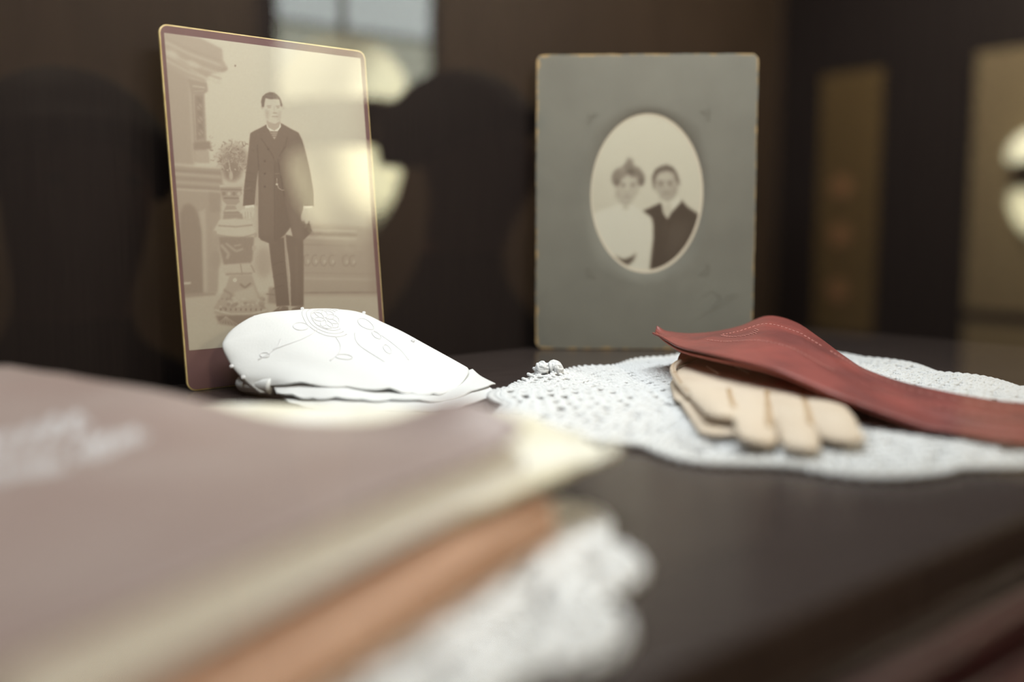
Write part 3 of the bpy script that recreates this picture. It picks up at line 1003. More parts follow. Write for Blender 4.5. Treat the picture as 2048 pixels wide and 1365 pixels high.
# embossed corner scrolls and flourish
emb = []
for cx, cy, sx, sy in ((1172, 228, 1, 1), (1418, 226, -1, 1), (1172, 560, 1, -1), (1420, 556, -1, -1)):
    for (a, b, r0) in ((6, 6, 7), (16, 4, 5), (4, 18, 5)):
        q = np.linspace(0, 5.2, 16)
        x = cx + sx * (a + r0 * np.cos(q) * (1 - q / 8)); y = cy + sy * (b + r0 * np.sin(q) * (1 - q / 8))
        w = warp(H2, x, y)
        emb.append(fr2(w[0], w[1], np.full(16, 0.0)))
for pts_ in ([(1400, 600), (1425, 585), (1440, 600), (1425, 618), (1450, 600), (1470, 588)], [(1395, 640), (1420, 625), (1448, 612), (1478, 590)]):
    c_ = cr(np.array(pts_, float), 16)
    w = warp(H2, c_[:, 0], c_[:, 1])
    emb.append(fr2(w[0], w[1], np.full(16, 0.0)))
for k, grp in enumerate((emb[0:3], emb[3:6], emb[6:9], emb[9:12], emb[12:13], emb[13:14])):
    e_ = obj('embossed_scroll' if k < 4 else 'embossed_flourish', *tubes(np.array(grp), 0.3, 6), M['greycard'], gm)
    a = e_.data.attributes.new('edge', 'FLOAT', 'POINT'); a.data.foreach_set('value', np.full(len(e_.data.vertices), 9.0, np.float32))


# ------------------------------------------------------------------ crochet doilies
def doily(name, label, centre, ang_pts, K, pitch, lobes, amp, yarn, knot=None, z0=0.0, group=None):
    c = np.asarray(centre, float)
    P = np.asarray(ang_pts, float) - c
    aa = np.arctan2(P[:, 1], P[:, 0]); rad = np.hypot(P[:, 0], P[:, 1])
    o = np.argsort(aa)
    aa, rad = aa[o], rad[o]
    A = np.concatenate([aa - 2 * math.pi, aa, aa + 2 * math.pi]); Rr = np.concatenate([rad] * 3)
    tab = np.linspace(-math.pi, math.pi, 721)
    rv = np.interp(tab, A, Rr)
    k = np.hanning(31); k /= k.sum()
    rv = np.convolve(np.concatenate([rv[-16:-1], rv, rv[1:16]]), k, 'valid')[:721]
    Rf = lambda t: np.interp((np.asarray(t) + math.pi) % (2 * math.pi) - math.pi, tab, rv)
    hs = lambda x: np.abs(np.sin(x * 12.9898) * 43758.5453) % 1.0

    def pos(t, f_, dr=0., dz=0.):
        t = np.asarray(t, float); f_ = np.asarray(f_, float)
        rr_ = Rf(t) * f_ * (1 + amp * (np.abs(np.cos(lobes * t / 2)) - 0.55) * np.clip(f_, 0, 1.2) ** 7) + dr
        x = c[0] + rr_ * np.cos(t); y = c[1] + rr_ * np.sin(t)
        z = z0 + yarn * 1.25 + dz + 0.35 * np.sin(x * 0.11 + 1) * np.cos(y * 0.09) + 0.35
        if knot is not None:
            (kx, ky), ka, ks = knot
            z = z + ka * np.exp(-((x - kx) ** 2 + (y - ky) ** 2) / (2 * ks * ks))
        return np.stack([x, y, z + 0 * t], -1)

    parts = []
    Ravg = rv.mean()
    fs = np.linspace(0.05, 0.955, K)
    for i, f_ in enumerate(fs):
        n_ = max(8, int(2 * math.pi * f_ * Ravg / pitch))
        m_ = n_ * 5
        t = np.linspace(-math.pi, math.pi, m_, endpoint=False)
        for s_ in (0, 1):
            w = n_ / 2 * t * 2 + s_ * math.pi
            p = pos(t, f_, yarn * 0.95 * np.cos(w), yarn * (0.55 * np.sin(2 * w) + 0.25))
            parts.append(tubes(p[None], yarn * 0.88, 6, closed=True))
        if i < K - 1:
            g = fs[i + 1]
            tt_ = np.linspace(-math.pi, math.pi, n_, endpoint=False)
            idx = np.arange(n_)
            keep_ = ~(((idx + (i * i) % 5) % 4 == 3) & (hs(idx * 1.1 + 31.7 * i) < 0.55)) & (hs(idx * 1.7 + i * 3.1) > 0.09)
            tt_ = tt_[keep_]
            jit = (hs(idx[keep_] * 2.3 + i * 7.7) - 0.5) * 0.5 * 2 * math.pi / n_
            st = np.linspace(0, 1, 6)
            T = tt_[:, None] + jit[:, None] * st[None]
            FF = np.broadcast_to(f_ + (g - f_) * st, T.shape)
            lift = yarn * (0.5 * np.sin(math.pi * st) + 0.25 * np.sin(3 * math.pi * st)) * (0.6 + 0.8 * hs(idx[keep_] * 5.1 + i))[:, None]
            p = pos(T, FF, 0, lift)
            rad_ = yarn * (1.12 + 0.22 * np.sin(st * 9.4))[None] * (0.9 + 0.25 * hs(idx[keep_] * 3.3 + i * 1.9))[:, None]
            parts.append(tubes(p, rad_, 6))
    # picot loops round the rim
    n_ = int(2 * math.pi * Ravg / (pitch * 1.25))
    t = np.linspace(-math.pi, math.pi, n_, endpoint=False)
    q = np.linspace(0, 2 * math.pi, 10, endpoint=False)
    ctr = pos(t, 0.985)
    dirv = np.stack([np.cos(t), np.sin(t)], -1)
    tn = np.stack([-np.sin(t), np.cos(t)], -1)
    pr = pitch * 0.62
    loops = ctr[:, None] + np.concatenate([(pr * np.cos(q))[None, :, None] * dirv[:, None] + (pr * np.sin(q))[None, :, None] * tn[:, None],
                                           np.broadcast_to(yarn * 0.5 * np.sin(q * 2)[None, :, None], (n_, 10, 1))], -1)
    parts.append(tubes(loops, yarn * 0.95, 6, closed=True))
    V, Fc = join(*parts)
    V[:, 2] = np.maximum(V[:, 2], z0 + 0.05)
    ob = obj(name, V, Fc, M['cotton'])
    return tag(ob, label, 'doily', group)


dp = [(-7, 444), (2, 458), (16, 474), (30, 500), (40, 514), (58, 520), (74, 545), (92, 560), (118, 575), (150, 578), (190, 566), (207, 530), (214, 498), (230, 462), (236, 442), (250, 415),
      (240, 372), (222, 345), (196, 318), (172, 304), (152, 299), (128, 290), (108, 287), (90, 292), (74, 303), (57, 306), (46, 318), (36, 333), (22, 345), (6, 358), (-3, 376), (-6, 400), (-7, 425)]
doily('crochet_doily', 'large white crocheted doily lying under the red and the beige gloves', (112, 425), dp, 21, 3.5, 16, 0.055, 0.9, knot=((17, 474), 6.5, 6.5))
# the curled-up picot at its back-left edge is a little ball of the same cotton
kn = D(1098, 741, 470)
pk = []
for s_ in range(26):
    v = rng.normal(size=3); v /= np.linalg.norm(v)
    u = np.cross(v, (0.3, 0.5, 0.8)); u /= np.linalg.norm(u); w = np.cross(u, v)
    q = np.linspace(0, 2 * math.pi, 12, endpoint=False)[:, None]
    cc = kn + np.array([3.0 if s_ % 2 else -3.0, 0, 0.6 * (s_ % 3)])
    pk.append(cc + v * rng.uniform(0.5, 2.6) + 2.5 * (np.cos(q) * u + np.sin(q) * w))
curl = obj('curled_picot', *tubes(np.array(pk), 0.85, 6, closed=True), M['cotton'], bpy.data.objects['crochet_doily'])

ang = np.linspace(0, 2 * math.pi, 16, endpoint=False)
d2 = [(23, 226), (16, 250), (-2, 270), (-27, 281), (-57, 281), (-90, 272), (-115, 250), (-130, 215), (-128, 180), (-112, 150), (-85, 128), (-48, 115), (-22, 134), (-2, 151), (12, 163), (19, 190)]
doily('crochet_doily', 'small white scalloped crocheted doily under the tan leather folder in the foreground', (-55, 207), d2, 12, 4.2, 13, 0.11, 1.15).data.materials[0] = M['cotton_bright']

# ------------------------------------------------------------------ handkerchief
hk = empty('handkerchief', D(700, 780, 440) * [1, 1, 0])
tag(hk, 'folded white embroidered handkerchief with scalloped edges, propped against the sepia cabinet card', 'handkerchief')
rows = [
    [(476, 690, 450), (462, 668, 449), (505, 634, 455), (580, 622, 465), (700, 621, 485), (770, 648, 485), (840, 685, 478), (933, 735, 470)],
    [(470, 705, 447), (446, 688, 442), (512, 668, 446), (600, 654, 452), (720, 655, 467), (790, 675, 468), (860, 708, 468), (938, 741, 466)],
    [(480, 735, 441), (459, 722, 437), (520, 708, 438), (620, 698, 440), (735, 700, 446), (800, 715, 448), (870, 738, 452), (935, 750, 458)],
    [(506, 768, 435), (486, 756, 431), (540, 745, 430), (645, 738, 430), (752, 742, 431), (815, 752, 433), (880, 768, 438), (924, 764, 446)],
    [(536, 792, 430), (520, 783, 427), (560, 766, 426), (661, 768, 420), (769, 777, 420), (826, 783, 420), (876, 788, 424), (908, 778, 436)],
]
ctrl = [[D(*p) for p in r] for r in rows]
ctrl.insert(0, [p + np.array([0, 2.0, -14.0]) * (1 if p[2] > 16 else 0.3) for p in ctrl[0]])
P = patch(ctrl, 90, 150)
nr, nc = P.shape[:2]
U, W_ = np.meshgrid(np.linspace(0, 1, nc), np.linspace(0, 1, nr))
dv = np.gradient(P, axis=0); dv /= np.linalg.norm(dv, axis=-1, keepdims=True) + 1e-9
P = P + dv * (np.clip((W_ - 0.8) / 0.2, 0, 1) ** 2 * 1.9 * np.abs(np.sin(U * 3.14159 * 8.5)))[..., None]
N_ = normals(P)
if N_[..., 2].mean() < 0: N_ = -N_
P = P + N_ * (0.16 * np.sin(U * 11 + 3 * W_) * np.sin(W_ * 7 + U * 5) + 0.05 * np.sin(U * 40 - W_ * 23) + 0.7 * np.clip((W_ - .7) / .3, 0, 1) * np.sin(U * 24))[..., None]
P[..., 2] = np.maximum(P[..., 2], 2.0)
obj('top_fold', *shell(P, 0.7), M['linen'], hk)


def layer(rows_, name, sc, ph_):
    Q = patch([[D(*p) for p in r] for r in rows_], 24, 110)
    U2, W2 = np.meshgrid(np.linspace(0, 1, 110), np.linspace(0, 1, 24))
    d_ = np.gradient(Q, axis=0); d_ /= np.linalg.norm(d_, axis=-1, keepdims=True) + 1e-9
    Q = Q + d_ * (np.clip((W2 - 0.5) / 0.5, 0, 1) * sc * np.abs(np.sin(U2 * 3.14159 * 9 + ph_)))[..., None]
    Q[..., 2] += 0.5 * np.sin(U2 * 22 + ph_) * W2
    Q[..., 2] = np.maximum(Q[..., 2], 1.0 if name == 'lower_fold' else 0.9)
    obj(name, *shell(Q, 0.6), M['linen'], hk)
    return Q


layer([[(540, 760, 440), (640, 745, 445), (760, 755, 450), (870, 762, 456), (945, 738, 474)],
       [(545, 770, 430), (640, 770, 423), (760, 780, 423), (880, 784, 430), (962, 752, 464)],
       [(552, 786, 423), (640, 794, 412), (760, 797, 411), (885, 797, 415), (990, 766, 452)]], 'lower_fold', 1.6, 0.4)
layer([[(560, 788, 432), (650, 790, 425), (770, 790, 425), (885, 790, 428), (965, 766, 458)],
       [(566, 798, 424), (650, 804, 410), (770, 805, 410), (888, 804, 412), (985, 778, 444)],
       [(577, 806, 415), (650, 818, 399), (770, 819, 398), (892, 818, 400), (985, 790, 428)]], 'lower_fold', 1.8, 1.3)
# rolled-under end at the lower left
pth = cr(np.array([D(482, 774, 441), D(496, 770, 438), D(520, 777, 434), D(550, 788, 430)]), 24)
pth[:, 2] = np.maximum(pth[:, 2], 5.0)
rad = 5.2 * np.sqrt(np.clip(1 - (1 - np.clip(np.linspace(0, 1, 24) / 0.3, 0, 1)) ** 2, 0.01, 1))
obj('rolled_end', *tubes(pth[None], rad, 14, flat=0.8), M['linen'], hk)
# raised embroidery: a rose in a ring, sprays of leaves, dots
em = []


def on(u, v, h=0.1):
    k = sample(P, u, v)
    return k + sample(N_, u, v) * h


def curve(fn, n_=26):
    em.append(np.array([on(*fn(s_)) for s_ in np.linspace(0, 1, n_)]))


RC, RV = 0.500, 0.340
for k in range(3):
    curve(lambda s_, k=k: (RC + 0.052 * (1 - .18 * k) * math.cos(1.0 + 4.6 * s_), RV + 0.16 * (1 - .18 * k) * math.sin(1.0 + 4.6 * s_)))
for k in range(7):
    a0 = k * 0.9
    curve(lambda s_, a0=a0: (RC - .004 + .016 * math.cos(a0) + .013 * math.cos(a0 + 6.28 * s_), RV + .05 * math.sin(a0) + .038 * math.sin(a0 + 6.28 * s_)))
for (cu, cv, ra, rb, rot) in ((.60, .36, .028, .05, .3), (.625, .45, .024, .045, .8), (.66, .56, .02, .04, .4), (.43, .40, .022, .04, -.5),
                              (.30, .62, .016, .025, .2), (.50, .68, .020, .025, .2)):
    curve(lambda s_, p_=(cu, cv, ra, rb, rot): (p_[0] + p_[2] * math.cos(6.28 * s_) * math.cos(p_[4]) - p_[2] * .4 * math.sin(6.28 * s_) * math.sin(p_[4]),
                                               p_[1] + p_[3] * math.sin(6.28 * s_) * math.cos(p_[4]) + p_[3] * .5 * math.cos(6.28 * s_) * math.sin(p_[4])))
for (u0, v0, u1, v1, bend) in ((.47, .42, .33, .58, .03), (.55, .46, .62, .70, -.03), (.36, .5, .27, .66, .02), (.62, .42, .75, .6, .03), (.50, .5, .46, .72, .02)):
    curve(lambda s_, p_=(u0, v0, u1, v1, bend): (p_[0] + (p_[2] - p_[0]) * s_ + p_[4] * math.sin(3.14 * s_), p_[1] + (p_[3] - p_[1]) * s_))
obj('embroidery', *tubes(np.array(em), 0.26, 6, flat=0.8), M['thread'], hk)
dots = []
for u, v in ((.135, .66), (.150, .80), (.30, .17), (.62, .2), (.80, .34), (.46, .2)):
    c_ = on(u, v, .5); q = np.linspace(0, 6.283, 8, endpoint=False)[:, None]
    dots.append(c_ + 0.5 * (np.cos(q) * np.array([1, 0, 0]) + np.sin(q) * np.array([0, .5, .86])))
for d_ in dots:
    obj('knotted_dot', *tubes(d_[None], 0.5, 6, closed=True), M['thread'], hk)


# ------------------------------------------------------------------ leather gloves
def capsule(a, b, ra, rb):
    a, b = np.asarray(a, float), np.asarray(b, float)

    def fn(X, Y):
        d = b - a
        h = np.clip(((X - a[0]) * d[0] + (Y - a[1]) * d[1]) / (d @ d), 0, 1)
        r = ra + (rb - ra) * h
        return np.hypot(X - a[0] - d[0] * h, Y - a[1] - d[1] * h) - r
    return fn, (ra + rb) / 2


def polyfn(pts, w):
    pts = np.asarray(pts, float)

    def fn(X, Y):
        dd = np.full(X.shape, 1e9); ins = np.zeros(X.shape, bool)
        for k in range(len(pts)):
            a, b = pts[k - 1], pts[k]
            e = b - a
            h = np.clip(((X - a[0]) * e[0] + (Y - a[1]) * e[1]) / (e @ e), 0, 1)
            dd = np.minimum(dd, np.hypot(X - a[0] - e[0] * h, Y - a[1] - e[1] * h))
            c = (a[1] > Y) != (b[1] > Y)
            with np.errstate(divide='ignore', invalid='ignore'):
                ins ^= c & (X < (b[0] - a[0]) * (Y - a[1]) / (b[1] - a[1] + 1e-12) + a[0])
        return np.where(ins, -dd, dd)
    return fn, w


def puff(shapes, T, base, step=0.8, low=0.35):
    """soft flattened body over a plan made of capsules and polygons"""
    lo, hi = np.array([40, 280]), np.array([180, 520])
    X, Y = np.meshgrid(np.arange(lo[0], hi[0], step), np.arange(lo[1], hi[1], step))

    def sd(X, Y): return np.min([s_[0](X, Y) for s_ in shapes], 0)

    def ht(X, Y):
        out_ = []
        for fn, w in shapes:
            e = np.clip(-fn(X, Y) / w, 0, 1)
            out_.append(np.sqrt(np.clip(1 - (1 - e) ** 2, 0, 1)))
        sds = np.array([fn(X, Y) for fn, w in shapes])
        sm = -np.log(np.exp(-sds / 2.4).sum(0)) * 2.4
        e = np.clip(-sm / 9.0, 0, 1)
        return 0.42 * np.max(out_, 0) + 0.58 * np.sqrt(np.clip(1 - (1 - e) ** 2, 0, 1))
    s0 = sd(X, Y)
    ins = s0 < 0
    cell = ins[:-1, :-1] | ins[1:, :-1] | ins[:-1, 1:] | ins[1:, 1:]
    use = np.zeros(X.shape, bool)
    for a, b in ((0, 0), (1, 0), (0, 1), (1, 1)):
        use[a:a + cell.shape[0], b:b + cell.shape[1]] |= cell
    bd = use & ~ins
    for _ in range(3):
        s_ = sd(X, Y)
        gx_ = (sd(X + .05, Y) - sd(X - .05, Y)) / .1; gy_ = (sd(X, Y + .05) - sd(X, Y - .05)) / .1
        g2 = np.maximum(gx_ ** 2 + gy_ ** 2, 0.2)
        X = np.where(bd, X - s_ * gx_ / g2, X); Y = np.where(bd, Y - s_ * gy_ / g2, Y)
    hh = np.where(bd, 0, ht(X, Y))
    zb = base(X, Y)
    top = np.stack([X, Y, zb + low * T + (1 - low) * T * hh], -1)
    bot = np.stack([X, Y, zb + low * T * (1 - hh)], -1)
    idx = -np.ones(X.shape, int)
    idx[use] = np.arange(use.sum())
    nb = use.sum()
    jb = idx.copy(); inn_ = use & ~bd
    jb[inn_] = nb + np.arange(inn_.sum())
    Vv = np.concatenate([top[use], bot[inn_]])
    i, j = np.nonzero(cell)
    ft = np.stack([idx[i, j], idx[i, j + 1], idx[i + 1, j + 1], idx[i + 1, j]], -1)
    fb = np.stack([jb[i, j], jb[i + 1, j], jb[i + 1, j + 1], jb[i, j + 1]], -1)
    return Vv, np.concatenate([ft, fb]), top, use


def glove_plan(dx, dy, fing):
    palm = [(73, 440), (80, 470), (87, 494), (126, 492), (131, 440), (131, 402), (127, 384), (114, 372), (90, 372), (71, 380), (68.5, 402)]
    sh = [polyfn([(x + dx, y + dy) for x, y in palm], 8.0)]
    for (a, b, ra, rb) in fing:
        sh.append(capsule((a[0] + dx, a[1] + dy), (b[0] + dx, b[1] + dy), ra, rb))
    return sh


fing = [((77.5, 388), (74.0, 340), 8.2, 7.2), ((91.5, 384), (78.5, 313), 8.0, 6.3), ((105.5, 382), (91.2, 307), 7.8, 5.7), ((119.0, 384), (107.5, 318), 8.2, 7.0)]
gb = empty('leather_glove', (95, 400, 3.4))
tag(gb, 'beige leather glove lying underneath the other beige glove on the doily', 'glove', 'pair of beige gloves')
Vg, fg, _, _ = puff(glove_plan(-3.0, -4.0, [((77.5, 388), (74.0, 338), 8.2, 7.4), ((91.5, 384), (84.0, 337), 8.0, 7.0), ((105.5, 382), (97, 346), 7.8, 6.6), ((117, 384), (110.0, 352), 8.0, 6.6)]),
                    2.6, lambda X, Y: 3.9 + 0 * X)
obj('hand', Vg, fg, M['kid'], gb)
gt = empty('leather_glove', (95, 400, 8.0))
tag(gt, 'beige leather glove lying on top of its pair with its cuff under the red glove', 'glove', 'pair of beige gloves')


def tbase(X, Y):
    z = np.interp(Y, [305, 322, 338, 360, 385, 450, 495], [4.0, 4.9, 6.7, 6.8, 7.0, 7.2, 7.2])
    return z + 1.6 * np.clip((82 - X) / 10, 0, 1) * np.clip((372 - Y) / 30, 0, 1)


Vg, fg, gtop, guse = puff(glove_plan(0, 0, fing), 4.4, tbase)
# gentle creases across the back of the hand
cr_ = 0.25 * np.sin(Vg[:, 0] * 0.5 + Vg[:, 1] * 0.12) * np.exp(-((Vg[:, 1] - 425) / 28) ** 2) + 0.18 * np.sin(Vg[:, 1] * 0.6 + 0.1 * Vg[:, 0]) * np.exp(-((Vg[:, 1] - 395) / 16) ** 2)
Vg[:, 2] += np.where(Vg[:, 2] > tbase(Vg[:, 0], Vg[:, 1]) + 3.0, cr_, 0)
obj('hand', Vg, fg, M['kid'], gt)


def on_glove(x, y, h=0.0):
    j = int(round((x - 40) / 0.8)); i = int(round((y - 280) / 0.8))
    return np.array([x, y, gtop[i, j, 2] + h])


seams = []
for (a, b) in zip(fing[:-1], fing[1:]):
    p0 = (np.array(a[0]) + b[0]) / 2 + np.array([0, -3]); p1 = (np.array(a[1]) + b[1]) / 2 + np.array([0, 14])
    if b is fing[1]: p1 = p1 + np.array([1.5, 4])
    seams.append(cr(np.array([on_glove(*(p0 + (p1 - p0) * s_), -0.25) for s_ in np.linspace(0, 1, 6)]), 24))
obj('finger_seam', *tubes(np.array(seams), 1.25, 8, flat=0.55), M['kidseam'], gt)
rib = []
for x in (88, 101, 114):
    rib.append(np.array([on_glove(x + 0.4 * (s_ * 20 - 10) * 0.1, 442 - 22 * s_, 0.25) for s_ in np.linspace(0, 1, 12)]))
obj('raised_point', *tubes(np.array(rib), 0.75, 6), M['kid'], gt)
hem = cr(np.array([D(1397, 713, 462), D(1374, 721, 456), D(1355, 728, 447), D(1346, 738, 437), D(1350, 753, 425), D(1359, 768, 411), D(1370, 783, 398), D(1379, 797, 385)]), 60)
hem[:, 2] = np.maximum(hem[:, 2], 8.3)
obj('rolled_hem', *tubes(hem[None], np.linspace(1.5, 1.35, 60), 10), M['kid'], gt)
flap = patch([[D(1354, 729, 447), D(1372, 721, 458), D(1394, 712, 471)], [D(1358, 712, 462), D(1372, 704, 474), D(1388, 702, 480)], [D(1366, 700, 476), D(1374, 696, 482), D(1384, 699, 484)]], 12, 18)
obj('cuff_flap', *shell(flap, 0.8), M['kid'], gt)
st = []
for k in range(60):
    p = hem[min(int(k * 0.97) + 1, 58)]
    st.append(np.array([p + np.array([-1.0, -.3, .9]), p + np.array([-.2, -.5, 1.55]), p + np.array([.5, -.4, 1.5])]))
obj('hem_stitching', *tubes(np.array(st[::2]), 0.22, 5), M['kidseam'], gt)

# ------------------------------------------------------------------ red gauntlet glove
rg = empty('gauntlet_glove', (125, 410, 8))
tag(rg, 'long red leather gauntlet glove with flared cuff lying across the beige gloves', 'glove')
far = [(1316, 659, 500), (1340, 663, 510), (1380, 667, 517), (1430, 663, 522), (1480, 652, 525), (1535, 632, 522), (1590, 644, 505), (1640, 676, 480), (1690, 713, 452), (1740, 742, 430), (1850, 775, 404), (2048, 806, 376)]
near = [(1307, 662, 492), (1335, 680, 465), (1364, 694, 440), (1420, 706, 415), (1468, 717, 398), (1540, 735, 380), (1599, 758, 369), (1664, 786, 357), (1730, 811, 350), (1790, 832, 344), (1900, 868, 332), (2048, 893, 314)]
A_ = [D(*p) for p in far] + [np.array([225, 405, 7.5]), np.array([258, 432, 6.5]), np.array([285, 455, 6])]
B_ = [D(*p) for p in near] + [np.array([192, 334, 5.5]), np.array([230, 366, 5.5]), np.array([262, 393, 5.5])]
A_, B_ = np.array(A_), np.array(B_)
bul = np.interp(np.arange(len(A_)), [0, 2, 5, 9, 14], [0.2, 1.0, 1.6, 2.0, 1.5])[:, None] * np.array([0, 0, 1.0])
ctl = [A_, A_ * .68 + B_ * .32 + bul, A_ * .34 + B_ * .66 + bul, B_]
P = patch(ctl, 44, 220)
U, W_ = np.meshgrid(np.linspace(0, 1, 220), np.linspace(0, 1, 44))
inner = np.sin(math.pi * W_)
P[..., 2] += inner * (0.55 * np.sin(W_ * 14 + U * 16) * np.exp(-((U - .52) / .16) ** 2) + 0.3 * np.sin(W_ * 24 - U * 21) + 0.25 * np.sin(U * 55 + W_ * 5) * (U < .45))
P[..., 2] += 1.6 * np.exp(-(U / 0.03) ** 2) * np.sin(W_ * 5.5 + .4)
NR = normals(P)
if NR[..., 2].mean() < 0: NR = -NR
P[..., 2] = np.maximum(P[..., 2], 5.7)
obj('upper_leather', *shell(P, 0.9), M['red'], rg)
drop = np.interp(np.arange(len(A_)), [0, 3, 6, 9, 14], [1.4, 2.4, 1.2, 1.2, 1.4])[:, None] * np.array([0, 0, 1.0])
nud = np.interp(np.arange(len(A_)), [0, 1, 3, 8, 14], [6, 3, 1.6, 1.2, 1])[:, None] * np.array([0.5, 0.85, 0])
P2 = patch([A_ - drop - nud * .5, A_ * .66 + B_ * .34 - drop + [0, 0, .6], A_ * .33 + B_ * .67 - drop + [0, 0, .6], B_ - drop + nud * .4], 24, 160)
P2[..., 2] = np.maximum(P2[..., 2], 5.2)
obj('lower_leather', *shell(P2, 0.8), M['redin'], rg)
# fingers beyond the frame
for k in range(4):
    o_ = A_[-1] * (1 - (k + .5) / 4) + B_[-1] * (k + .5) / 4
    q = np.linspace(0, 1, 14)[:, None]
    ln = (58, 66, 68, 56)[k]
    pth = o_ + q * ln * np.array([0.78, 0.62, 0]) + np.array([-4, -3, 0]) + q * np.array([0, 0, -1.5])
    obj('finger', *tubes(pth[None], 7.6 * np.sqrt(np.clip(1 - np.clip((q[:, 0] - .8) / .21, 0, 1) ** 2, .02, 1)), 12, flat=0.35), M['red'], rg)
dash = []


def stitch(u0, v0, u1, v1, n_, bend=0.):
    for k in range(n_):
        s0, s1 = k / n_, (k + 0.6) / n_
        seg = []
        for s_ in np.linspace(s0, s1, 4):
            u, v = u0 + (u1 - u0) * s_, v0 + (v1 - v0) * s_ + bend * math.sin(math.pi * s_)
            seg.append(sample(P, u, v) + sample(NR, u, v) * 0.12)
        dash.append(seg)


stitch(0.20, 0.62, 0.52, 0.66, 34, 0.03)
stitch(0.24, 0.38, 0.50, 0.30, 26, -.05)
stitch(0.52, 0.30, 0.78, 0.30, 26)
stitch(0.62, 0.66, 0.80, 0.60, 18)
for k in range(26):                          # little scroll of embroidery on the cuff
    a = k / 26 * 6.28
    u, v = 0.285 + 0.045 * math.cos(a), 0.42 + 0.13 * math.sin(a) * math.cos(a * .5)
    dash.append([sample(P, u + d_ * .004, v + d_ * .02) + sample(NR, u, v) * 0.12 for d_ in (-1, -.3, .3, 1)])
obj('stitching', *tubes(np.array(dash), 0.32, 5), M['redstitch'], rg)

# ------------------------------------------------------------------ stack of papers in the foreground
O = G(1040, 880, 25); A0 = G(0, 1322, 25)
e1 = (A0 - O); LEN = np.linalg.norm(e1) + 6; e1 = e1 / np.linalg.norm(e1)
e2 = np.array([-e1[1], e1[0], 0]) * (1 if e1[0] < 0 and -e1[1] < 0 else -1)
if e2[1] < 0: e2 = -e2


def st_pt(a, b, z):
    a, b, z = np.broadcast_arrays(np.asarray(a, float), np.asarray(b, float), np.asarray(z, float))
    return O * [1, 1, 0] + a[..., None] * e1 + b[..., None] * e2 + np.stack([0 * z, 0 * z, z], -1)


def rround(a0, a1, b0, b1, n_=40, m_=50, r=3.0):
    """grid over a rectangle with its corners rounded off"""
    u = np.linspace(-1, 1, n_); v = np.linspace(-1, 1, m_)
    U_, V_ = np.meshgrid(u, v, indexing='ij')
    ha, hb = (a1 - a0) / 2, (b1 - b0) / 2
    X_, Y_ = U_ * ha, V_ * hb
    cx_, cy_ = np.maximum(np.abs(X_) - (ha - r), 0), np.maximum(np.abs(Y_) - (hb - r), 0)
    k = np.maximum(np.hypot(cx_, cy_), 1e-9)
    mx = np.maximum(cx_, cy_)
    f_ = np.where((cx_ > 0) & (cy_ > 0), mx / k, 1.0)
    X_ = np.sign(X_) * (np.minimum(np.abs(X_), ha - r) + cx_ * f_)
    Y_ = np.sign(Y_) * (np.minimum(np.abs(Y_), hb - r) + cy_ * f_)
    return X_ + (a0 + a1) / 2, Y_ + (b0 + b1) / 2


tan = empty('leather_folder', st_pt(60, 60, 3.7))
tag(tan, 'tan leather folder lying on the small foreground doily under the cream papers', 'folder')
a_, b_ = rround(-2, LEN + 4, -11.5, 118, 40, 50, 10)
z_ = 12.6 + 0.5 * np.sin(a_ * .05) - 0.9 * np.exp(-((b_ + 11.5) / 4) ** 2) - 0.9 * np.exp(-((a_ + 2) / 4) ** 2)
obj('upper_flap', *shell(st_pt(a_, b_, z_), 3.2), M['tan'], tan)
a_, b_ = rround(-2, LEN + 4, -12, 118, 40, 50, 10)
obj('lower_flap', *shell(st_pt(a_, b_, 8.2 + 0 * a_), 3.4), M['tan'], tan)
a_, b_ = rround(4, LEN, -4, 116, 20, 20, 6)
obj('lining', *shell(st_pt(a_, b_, 9.6 + 0 * a_), 1.2), M['kidseam'], tan)

rib_ = empty('ribbon_bookmark', st_pt(0, 0, 13.4))
Q = patch([[st_pt(-5, -6, 13.9), st_pt(4, -6.5, 13.9), st_pt(13, -5, 13.9)], [st_pt(-6, 10, 13.9), st_pt(4, 10, 13.9), st_pt(13, 10, 13.9)], [st_pt(-4, 60, 13.9), st_pt(4, 60, 13.9), st_pt(12, 60, 13.9)]], 16, 10)
obj('ribbon', Q.reshape(-1, 3), grid_faces(16, 10), M['scarlet'], rib_).modifiers.new('thickness', 'SOLIDIFY').thickness = 0.0004
tag(rib_, 'scarlet ribbon end showing between the cream papers and the tan folder', 'ribbon')

